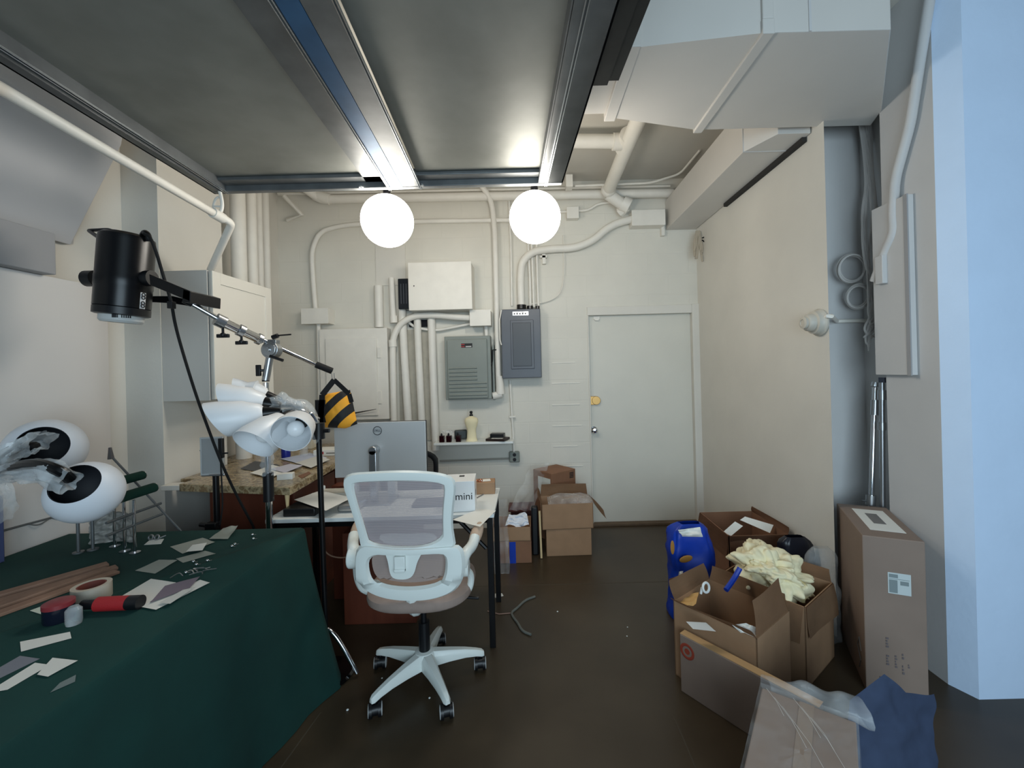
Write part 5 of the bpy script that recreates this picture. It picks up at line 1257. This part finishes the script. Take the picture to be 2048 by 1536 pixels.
m = MB(); m.lathe([(.022,.0005),(.022,.01),(.008,.018),(.008,.03),(.015,.05),(.013,.062),(.001,.066)], Matrix.Translation((p.x,2.78,DZ_)), 20); part('body', m, WHITEP, t)
m = MB(); m.box((p.x+.1,2.74,DZ_+.02),(.22,.12,.04)); solo('document_case', m, mat('cream_plastic', (224,218,204), .4), 'cream flat case behind the white paper on the desk', 'case', bevel=.004)
m = MB(); a_ = atz(790,1012,DZ_); m.box((-.60,2.55,DZ_+.008),(.20,.15,.014),.05); solo('laptop', m, mat('dark_grey_device', (92,92,96), .4), 'dark grey tablet seen through the chair mesh on the desk', 'tablet', bevel=.003)
m = MB(); pts = [V(-.47,2.62,DZ_+.004), V(-.52,2.55,DZ_+.004), V(-.49,2.47,DZ_+.004), V(-.40,2.47,DZ_+.004), V(-.37,2.55,DZ_+.004), V(-.30,2.70,DZ_+.004)]; solo('white_cable', m.tube(smooth_path(pts), .003, 6), mat('grey_cable', (120,118,118), .5), 'grey cable looping on the desk behind the chair back', 'cable')
m = MB(); pts = [at(648,1025,2.36), at(642,1040,2.33), at(641,1070,2.33), at(650,1110,2.4), at(690,1118,2.5), at(720,1100,2.6)]; solo('under_desk_cable', m.tube(smooth_path(pts), .004, 6), mat('beige_cable', (150,120,100), .5), 'thin cable drooping under the left end of the desk', 'cable')
m = MB(); m.bb((-1.16,2.60,0),(-.72,2.84,.56)); solo('under_desk_cabinet', m, BRN, 'red brown wooden drawer unit in the dark under the desk', 'cabinet', bevel=.003)
m = MB(); q = at(700,978,3.0); m.bb((-1.36,2.90,0),(-1.1,3.0,q.z+.05)); solo('brown_chest', m, BRN, 'red brown chest glimpsed behind the desk left of the chair', 'chest', bevel=.003)
# ---------------------------------------------------------------- on the stone worktop
WZ = CTZ
def on(px, py): return atz(px, py, WZ)
m = MB(); p = on(655,912); m.bb((p.x-.11,p.y-.0,WZ+.0005),(p.x+.075,p.y+.16,WZ+.045)); t = thing('white_flat_box', 'white flat box with red print at the far right of the worktop', 'box', (p.x-.02,p.y+.08,WZ)); part('body', m, PAPER, t, False, .002)
m = MB(); m.bb((p.x-.055,p.y-.001,WZ+.014),(p.x-.03,p.y+.001,WZ+.034)); part('red_print', m, mat('label_red', (170,40,44)), t)
m = MB(); m.bb((p.x-.01,p.y-.001,WZ+.018),(p.x+.06,p.y+.001,WZ+.026)); part('grey_print', m, INKG, t)
p = on(572,915); t = thing('blue_bottle', 'blue labelled bottle behind the lamp shades on the worktop', 'bottle', (p.x,p.y,WZ))
m = MB(); m.lathe([(.03,.0005),(.032,.01),(.032,.10),(.02,.125),(.012,.13),(.001,.13)], Matrix.Translation((p.x,p.y,WZ)), 24); part('body', m, mat('cobalt_plastic', (22,36,130), .3), t)
m = MB(); m.lathe([(.014,.13),(.014,.155),(.001,.155)], Matrix.Translation((p.x,p.y,WZ)), 16); part('cap', m, WHITEP, t)
p = on(608,912); m = MB(); m.lathe([(.028,.0005),(.03,.01),(.03,.09),(.024,.10),(.02,.12),(.001,.12)], Matrix.Translation((p.x,p.y,WZ)), 24); solo('clear_jar', m, FILM, 'clear glass jar right of the blue bottle on the worktop', 'jar')
flat('grey_magazine', [(480,938),(510,922),(560,930),(520,944)], WZ+.002, 'dark printed magazine at the left of the worktop pile', 'magazine', mat('magazine_dark', (70,72,76), .5), .004)
flat('loose_paper', [(500,946),(545,930),(585,940),(540,956)], WZ+.008, 'white paper nearest the stand column on the worktop', curl=.006)
flat('loose_paper', [(560,918),(620,906),(655,916),(600,928)], WZ+.004, 'bluish white envelope under the others near the blue bottle', mt=mat('pale_blue_paper', (186,194,214), .6), curl=.006)
flat('loose_paper', [(590,926),(636,912),(660,920),(622,936)], WZ+.010, 'white envelope at the right edge of the worktop pile', mt=PAPERG, curl=.006)
flat('loose_paper', [(540,938),(580,928),(606,932),(570,946)], WZ+.014, 'grey white sheet in the middle of the worktop pile', mt=mat('lilac_paper', (196,196,210), .6), curl=.004)
p = on(572,958); m = MB(); m.box((p.x,p.y,WZ+.018),(.085,.05,.035),.25); solo('card_stack', m, PAPER, 'neat stack of white cards near the worktop edge', 'cards', bevel=.001)
flat('amber_bits', [(596,952),(618,943),(622,947),(604,957)], WZ+.001, 'small brown leather scrap near the worktop edge', 'scrap', mat('amber_scrap', (120,70,36), .4), .006)
m = MB(); p = on(655,880); m.bb((p.x-.06,3.62,WZ+.0005),(p.x+.09,3.75,at(655,846,3.62).z)); solo('cream_carton', m, mat('cream_board', (214,208,190), .6), 'cream box behind the lamp head at the far end of the worktop', 'box', bevel=.004)
# ---------------------------------------------------------------- on the green table
def on_t(x, y): return atz(x, y, TZ)
flat('display_card', [(244,1192),(302,1158),(352,1166),(290,1212)], TZ+.001, 'white sheet leftmost of the paper fan on the green table', curl=.002)
flat('display_card', [(280,1214),(400,1160),(420,1166),(312,1220)], TZ+.004, 'white sheet lowest in the paper fan on the green table', curl=.002)
flat('display_card', [(300,1206),(330,1172),(400,1154),(380,1176)], TZ+.008, 'mauve printed card on top of the paper fan', mt=mat('mauve_card', (120,108,122), .5), curl=.003)
flat('display_card', [(318,1206),(366,1180),(392,1174),(340,1208)], TZ+.011, 'narrow white card on the mauve one', mt=PAPERG)
flat('clear_pouch', [(270,1142),(318,1120),(355,1122),(310,1148)], TZ+.001, 'large pale zip pouch in the middle of the green table', 'pouch', mat('pouch_plastic', (176,180,170), .3, alpha=.8), .012, curl=.006)
flat('clear_pouch', [(340,1094),(405,1076),(430,1086),(365,1108)], TZ+.001, 'pale pouch under the white card near the table far edge', 'pouch', mat('pouch_plastic'  , (176,180,170)), .004, curl=.006)
flat('clear_pouch', [(352,1118),(410,1102),(432,1108),(366,1126)], TZ+.001, 'pale pouch just below the white card', 'pouch', mat('pouch_plastic', (176,180,170)), .004, curl=.004)
flat('clear_pouch', [(418,1080),(446,1058),(476,1058),(456,1080)], TZ+.002, 'clear pouch curling at the far edge of the green table', 'pouch', mat('pouch_plastic', (176,180,170)), .004, curl=.03)
flat('price_card', [(372,1104),(385,1090),(414,1086),(405,1101)], TZ+.012, 'small white card lying across the pouches', 'card', curl=.002)
flat('paper_strip', [(40,1284),(140,1264),(143,1277),(42,1304)], TZ+.001, 'long white paper strip at the left of the green table', 'paper')
flat('paper_sheet', [(-30,1388),(70,1326),(100,1330),(15,1380)], TZ+.001, 'white sheet at the near left of the green table', 'paper')
flat('paper_sheet', [(74,1350),(105,1316),(156,1322),(96,1354)], TZ+.003, 'white sheet with a fold overlapping the near left one', 'paper', curl=.002)
flat('paper_sheet', [(-40,1358),(40,1312),(80,1318),(-10,1362)], TZ+.0005, 'greyish translucent sleeve under the near left sheets', 'paper', mat('grey_sleeve', (128,130,140), .4))
flat('glassine_slip', [(100,1386),(120,1366),(152,1350),(150,1364)], TZ+.001, 'small translucent slip nearest the table edge', 'paper', mat('glassine', (120,132,130), .4))
flat('paper_scrap', [(60,1222),(92,1210),(92,1232)], TZ+.001, 'pale triangular paper scrap beside the wood strips', 'paper', mat('pale_green_scrap', (206,212,196), .7))
# bundle of wooden strips
wb = [on_t(-40,1235), on_t(150,1150), on_t(236,1134), on_t(236,1144), on_t(20,1238)]
WST = mat('brown_stained_strip', (146,112,92), .6, var=.15, vscale=14, stretch=(1,1,1))
for k in range(4):
    a_ = on_t(-60,1252-14*k if k < 3 else 1212); b_ = on_t(234-18*(k%2),1146-4.5*k)
    d = (b_-a_).normalized(); s = V(-d.y,d.x,0)*.021
    m = MB(); m.prism([a_-s,a_+s,b_+s,b_-s],(0,0,.011+.004*(k%2))); m.bm.transform(Matrix.Translation((0,0,.0006)))
    solo('wood_strip', m, WST, ['brown wooden strip nearest the tape roll','second brown wooden strip from the tape roll','third brown wooden strip from the tape roll','brown wooden strip nearest the backdrop board'][k], 'wood strip', 'wooden strips on the green table', bevel=.002)
p = on_t(184,1198); t = thing('tape_roll', 'roll of clear packing tape lying on the green table', 'tape', p)
m = MB(); Mq = Matrix.Translation(p); R1, r1 = .052, .038
m.lathe([(r1,.0005),(R1,.0005),(R1,.05),(r1,.05),(r1,.0005)], Mq, 40, cap=False); part('tape', m, mat('tape_beige', (186,176,160), .25), t)
m = MB(); m.lathe([(r1-.0005,.001),(r1-.0005,.049),(r1-.004,.049),(r1-.004,.001),(r1-.0005,.001)], Mq, 36, cap=False); part('core', m, mat('core_brown', (122,64,54), .7), t)
p = on_t(118,1240); t = thing('red_lid_jar', 'dark jar with a red lid at the left of the green table', 'jar', p)
m = MB(); m.lathe([(.035,.0005),(.037,.006),(.037,.045),(.001,.045)], Matrix.Translation(p), 28); part('jar', m, mat('dark_glass', (22,26,40), .15), t)
m = MB(); m.lathe([(.038,.045),(.038,.058),(.03,.062),(.001,.062)], Matrix.Translation(p), 28); part('lid', m, mat('red_lid', (134,50,54), .35), t)
p = on_t(148,1248); m = MB(); m.lathe([(.018,.0005),(.02,.01),(.02,.045),(.012,.055),(.001,.055)], Matrix.Translation(p), 20); solo('glass_vial', m, film('vial_film', vis=.35), 'little clear glass vial between red lid jar and red grip', 'vial')
a_, b_ = on_t(196,1222), on_t(282,1218); t = thing('cutter', 'red and black cylindrical tool lying by the tape roll', 'tool', (a_+b_)/2)
up_ = V(0,0,.0225); m = MB(); m.cyl(a_+up_, a_*.28+b_*.72+up_, .022, n=24); part('grip', m, mat('ribbed_red', (168,36,40), .5, bump=.3, bscale=300), t, label='red ribbed grip')
m = MB(); m.cyl(a_*.28+b_*.72+up_, b_+up_, .0218, n=24); part('end_cap', m, BLACKP, t)
m = MB(); m.cyl(a_+up_, a_+(a_-b_)*.35+up_, .015, n=20); part('neck', m, BLACKP, t)
# earrings and sparkle
def stud(px, py, lab, n=1):
    p = on_t(px, py); m = MB(); m.sph(p+V(0,0,.006), .006, n=12); m.cyl(p+V(0,0,.004), p+V(.014,.006,.004), .0018, n=6)
    solo('stud_earring', m, CHROME, lab, 'earring', 'loose silver studs on the green table')
for px,py,lab in ((505,1072,'silver stud at the far right corner of the green table'),(507,1080,'silver stud just below the farthest one'),(464,1095,'silver stud nearest the right edge pair'),(470,1091,'silver stud touching another near the curled pouch'),(387,1126,'silver stud below the lower pouch'),(415,1124,'silver stud right of the lower pouch'),(393,1132,'silver stud above the tangled chain'),(372,1148,'silver stud left of the tangled chain')): stud(px,py,lab)
m = MB(); p = on_t(393,1148)
for k in range(7):
    a_ = V(random.uniform(-.05,.05),random.uniform(-.03,.03),.004); m.tube(smooth_path([p+a_, p+a_+V(random.uniform(-.03,.03),random.uniform(-.03,.03),.008), p+a_+V(random.uniform(-.05,.05),random.uniform(-.03,.03),0)]), .0022, 5)
solo('tangled_chain', m, SATIN, 'tangle of silver chain beside the paper fan', 'chain')
t = thing('earring_card', 'white card with two silver earrings by the chrome display stand', 'jewellery', on_t(310,1082))
m = MB(); P = [on_t(292,1090),on_t(330,1076),on_t(322,1086),on_t(288,1096)]; P = [on_t(288,1090),on_t(300,1080),on_t(328,1078),on_t(322,1088)]; m.prism(P,(0,0,.001)); part('card', m, PAPER, t)
m = MB()
for px in (302,314): m.torus(on_t(px,1080)+V(0,0,.012), .010, .004, Matrix.Rotation(PI/2.5,4,'X'), 18, 8)
m.tube([on_t(316,1080)+V(0,0,.006), on_t(332,1076)+V(0,0,.012)], .003, 6); part('earring', m, SATIN, t)
# jewellery display stands: chrome posts with green velvet bars, and thin bars
GV = mat('green_velvet', (16,58,46), .9)
def stand(bx_, by_, top_y, bars, lab, mt_post=CHROME):
    b = on_t(bx_, by_); t = thing('display_stand', lab, 'display stand', b, group='jewellery display stands')
    topp = at(bx_-2, top_y, b.y)
    m = MB(); m.cyl(b+V(0,0,.0005), V(b.x,b.y,topp.z), .006, n=14); m.cyl(b+V(0,0,.0005), b+V(0,0,.006), .02, n=18); part('post', m, mt_post, t)
    for (x0_,y0_,x1_,y1_,rad,velvet) in bars:
        z = at(bx_-2, (y0_+(y1_-y0_)*max(0,min(1,(bx_-x0_)/(x1_-x0_+1e-6)))), b.y).z
        p0, p1 = atx(x0_,y0_,b.x), atx(x1_,y1_,b.x)
        p0.z = p1.z = z
        p0.y = max(min(p0.y, b.y+.3), b.y-.3); p1.y = max(min(p1.y, b.y+.35), b.y-.3)
        m = MB(); m.cyl(p0, p1, rad, n=18); br = part('bar', m, GV if velvet else STEELD, t)
        if velvet:
            m = MB()
            for e in (p0,p1): part('end_cap', MB().sph(e, rad*1.02, (1,.5,1), 16), CHROME, br)
    return t
stand(250,1104,998,[(238,997,308,979,.022,True)], 'chrome post carrying the nearer green velvet bar')
stand(230,1094,960,[(236,966,285,953,.021,True)], 'chrome post carrying the farther green velvet bar')
stand(270,1107,1000,[(212,1032,322,1021,.0055,False),(212,1056,325,1044,.0055,False)], 'chrome post crossed by two thin dark bars')
stand(157,1106,1044,[], 'short dark post left of the furry pouch', STEELD); stand(186,1100,1040,[], 'short dark post in front of the furry pouch', STEELD)
m = MB(); p = on_t(205,1096); m.grid(lambda u,v: V(p.x+.2*(u-.5), p.y+.04+.03*math.sin(u*3)+.012*noise.noise(V(u*9,v*9,2)), TZ+.001+.14*v*(1-.5*(u-.5)**2)), 40, 30, .03); solo('quilted_pouch', m, mat('silver_quilt', (150,148,142), .35, var=.4, vscale=30, bump=.6, bscale=60), 'crinkled silver pouch behind the display posts', 'pouch', ang=70)
t = thing('rod_clip', 'thin dark rod with a clip rising diagonally behind the velvet bars', 'rod', at(360,1062,2.12))
m = MB(); m.tube([at(222,912,2.05), at(362,1062,2.13)], .005, 8); part('rod', m, STEELD, t)
m = MB(); m.tube([at(220,895,2.05), at(222,918,2.05)], [.006,.013], 8); part('clip', m, mat('grey_clip', (92,88,88), .5), t)
for (pts,lab) in (([(18,958),(60,952),(100,945)],'upper thin hook bar on the backdrop board'),([(0,1063),(55,1048),(104,1035),(116,1038)],'lower thin hook bar on the backdrop board')):
    P = [atx(x,y,-2.314) for x,y in pts]; t = thing('hook_bar', lab, 'hook bar', P[0], group='hook bars on the backdrop board')
    m = MB(); m.tube(P, .005, 6); part('bar', m, STEELD, t)
    m = MB(); q = P[1]; m.tube(smooth_path([q, q+V(.015,.03,-.02), q+V(.015,.07,-.005)]), .003, 6); part('hook', m, STEELD, t)
m = MB(); q = atx(-6,1030,-2.25); m.bb((-2.28,q.y-.05,TZ+.001),(-2.22,q.y,at(0,990,q.y).z)); solo('blue_case', m, mat('slate_blue', (70,80,120), .6), 'slate blue case at the very left edge on the green table', 'case', bevel=.004)
# ---------------------------------------------------------------- right wall
bp_ = atx(1630,645,XR-.03); t = thing('fire_bell', 'round cream alarm bell on the end of the right wall', 'alarm bell', (XR, bp_.y, bp_.z))
Mq = Matrix.Translation((XR,bp_.y,bp_.z)) @ Matrix.Rotation(-PI/2,4,'Y')
m = MB(); m.lathe([(.075,.001),(.078,.012),(.07,.02),(.066,.03),(.064,.045),(.05,.05)], Mq, 32); part('base', m, mat('cream_metal', (196,190,178), .45), t)
m = MB(); m.lathe([(.05,.05),(.048,.075),(.04,.085),(.034,.086),(.034,.10),(.02,.104),(.018,.10),(.001,.10)], Mq, 32); part('horn', m, mat('cream_metal', (196,190,178)), t)
m = MB(); m.tube([V(XR-.012, bp_.y-.03, bp_.z+.02), V(XR-.012, 2.35, bp_.z+.025), V(XR+.0, 2.34, bp_.z+.025), V(1.9, 2.60, bp_.z+.02), V(2.3,2.60,bp_.z+.02)], .012, 10); solo('bell_conduit', m, PAINTW, 'white conduit from the alarm bell across the niche', 'conduit')
# niche cables
CABLE = mat('white_cable', (196,192,188), .5)
t = thing('cable_bundle', 'long bundle of loose white cables hanging in the niche', 'cables', at(1745,700,2.5))
random.seed(5)
for k in range(14):
    x = 1742+random.uniform(-14,16); pts = []
    y = 232
    pts = [at(1725+random.uniform(-10,25), y, 2.52), at(1738+random.uniform(-12,12), 330, 2.5), at(x-4+random.uniform(-8,8), 420, 2.47), at(x+random.uniform(-8,8), 520, 2.46), at(1748+random.uniform(-12,12), 580, 2.45), at(1742+random.uniform(-10,10), 632, 2.45)]
    e = 650+random.random()*55
    pts += [at(1745+random.uniform(-22,20), e-12, 2.44), at(1742+random.uniform(-16,16), e, 2.44)]
    m = MB(); m.tube(smooth_path(pts), .0045+.002*random.random(), 6); part('cable', m, CABLE, t)
for (cx_,cy_,rx,lab) in ((1703,536,.088,'upper'),(1715,592,.07,'lower')):
    t2 = thing('cable_coil', f'{lab} coil of white cable hanging at the left of the niche', 'cable coil', at(cx_,cy_+30,2.5), group='cable coils in the niche')
    for k in range(4):
        c = at(cx_+random.uniform(-3,3), cy_+random.uniform(-3,3), 2.52+.012*k); m = MB(); m.torus(c, rx*random.uniform(.85,1.05), .006, Matrix.Rotation(PI/2+random.uniform(-.2,.2),4,'X'), 32, 6); part('loop', m, CABLE, t2)
t = thing('light_stand', 'folded chrome light stand nearest the niche corner', 'light stand', (1.93,2.40,0))
m = MB(); b0, t0 = at(1742,1010,2.40), at(1750,775,2.42); d = (t0-b0).normalized(); m.tube([b0-d*(b0.z-.02)/d.z, t0], .013, 12); part('pole', m, CHROME, t)
m = MB(); m.tube([at(1749,830,2.415), at(1750,800,2.418)], .02, 12); part('collar', m, SATIN, t)
m = MB(); m.tube([at(1741,1010,2.40), at(1742,990,2.40)], .024, 12); m.tube([at(1742,1003,2.40), at(1722,1001,2.40)], .005, 6); part('collar', m, SATIN, t)
m = MB(); m.tube([at(1749,773,2.42),at(1751,765,2.42)], .018, 10); part('tip', m, SATIN, t)
t = thing('light_stand', 'darker folded light stand right of the chrome one in the niche', 'light stand', (2.0,2.42,0))
m = MB(); b0, t0 = at(1765,1010,2.36), at(1764,765,2.36); d = (t0-b0).normalized(); m.tube([b0-d*(b0.z-.02)/d.z, t0], .014, 12); part('pole', m, SATIN, t)
m = MB(); m.tube([at(1764,800,2.36), at(1764,780,2.36)], .02, 12); part('collar', m, SATIN, t)
m = MB(); m.tube([at(1764,860,2.36), at(1764,845,2.36)], .019, 12); part('collar', m, SATIN, t)
m = MB(); m.bb(at(1757,765,2.37), at(1772,755,2.33)); part('tip', m, mat('dark_blue_grey', (70,74,88), .4), t)
# near right wall: raised cover plate and conduit
pa, pb_ = atx(1772,400,NX), atx(1824,752,NX)
m = MB(); y_a, y_b = atx(1824,575,NX-.02).y, 2.328
m.bb((NX-.035,y_a,atx(1824,750,NX).z),(NX-.0005,y_b,atx(1800,400,NX).z)); 
t = thing('cover_plate', 'tall flat grey white cover panel on the near right wall', 'cover panel', (NX-.02,(y_a+y_b)/2,atx(1824,750,NX).z)); part('cover', m, PAINTG, t, False, .003)
m = MB(); m.bb((NX-.037,y_a-.002,atx(1824,750,NX).z-.002),(NX-.03,y_a+.02,atx(1800,400,NX).z+.002)); part('edge_strip', m, mat('grey_edge', (158,158,160), .5), t)
m = MB(); P = [atx(1862,-20,NX-.025), atx(1820,250,NX-.025), atx(1790,360,NX-.025), atx(1786,430,NX-.03), atx(1789,465,NX-.03), atx(1772,500,NX-.03), V(NX-.03,2.325,atx(1768,560,NX).z)]
solo('wall_conduit', m.tube(round_path(P,.05), .022, 12), PAINTG, 'painted conduit bending down the near right wall', 'conduit')
m = MB(); q = atx(1770,545,NX-.03); m.bb((NX-.06,q.y-.02,q.z-.06),(NX,q.y+.03,q.z+.09)); solo('conduit_fitting', m, PAINTG, 'square conduit fitting above the niche cables', 'conduit fitting', bevel=.004)
# ---------------------------------------------------------------- on the floor
GS = mat('grey_webbing', (104,106,100), .7)
P = [atz(1070,1193,.006), atz(1050,1200,.006), atz(1034,1216,.006), atz(1022,1225,.006), atz(1026,1234,.006), atz(1036,1246,.006), atz(1044,1262,.006), atz(1062,1269,.006)]
m = MB(); solo('grey_strap', m.tube(smooth_path(P), .0075, 8), GS, 'grey bent strap lying on the floor right of the desk leg', 'strap')
m = MB(); solo('wire_end', m.tube([atz(1022,1226,.004), atz(998,1228,.004), atz(975,1222,.004)], .003, 6), mat('pinkish_wire', (150,118,104), .6), 'thin pinkish wire running from the strap to the desk leg', 'wire')
flat('paper_scrap', [(981,1188),(1004,1187),(1007,1192),(992,1196),(980,1196)], .0005, 'white paper scrap on the floor behind the desk leg', 'paper')
for px,py,r_,lab in ((1387,1376,.010,'largest white pellet on the floor in front of the flattened carton'),(1115,1224,.005,'white speck on the floor right of the grey strap'),(1255,1255,.004,'white speck in the middle of the floor, the farther one'),(1254,1273,.004,'white speck in the middle of the floor, the nearer one'),(859,1397,.005,'white speck on the floor between the chair casters'),(695,1421,.006,'white crumb on the floor left of the chair'),(764,1357,.004,'white crumb on the floor below the left chair leg')):
    p = atz(px,py,0); m = MB(); m.sph(p+V(0,0,r_*.6), r_, (1,1,.6), 14); solo('foam_pellet', m, WHITEP, lab, 'pellet', 'white bits on the floor')
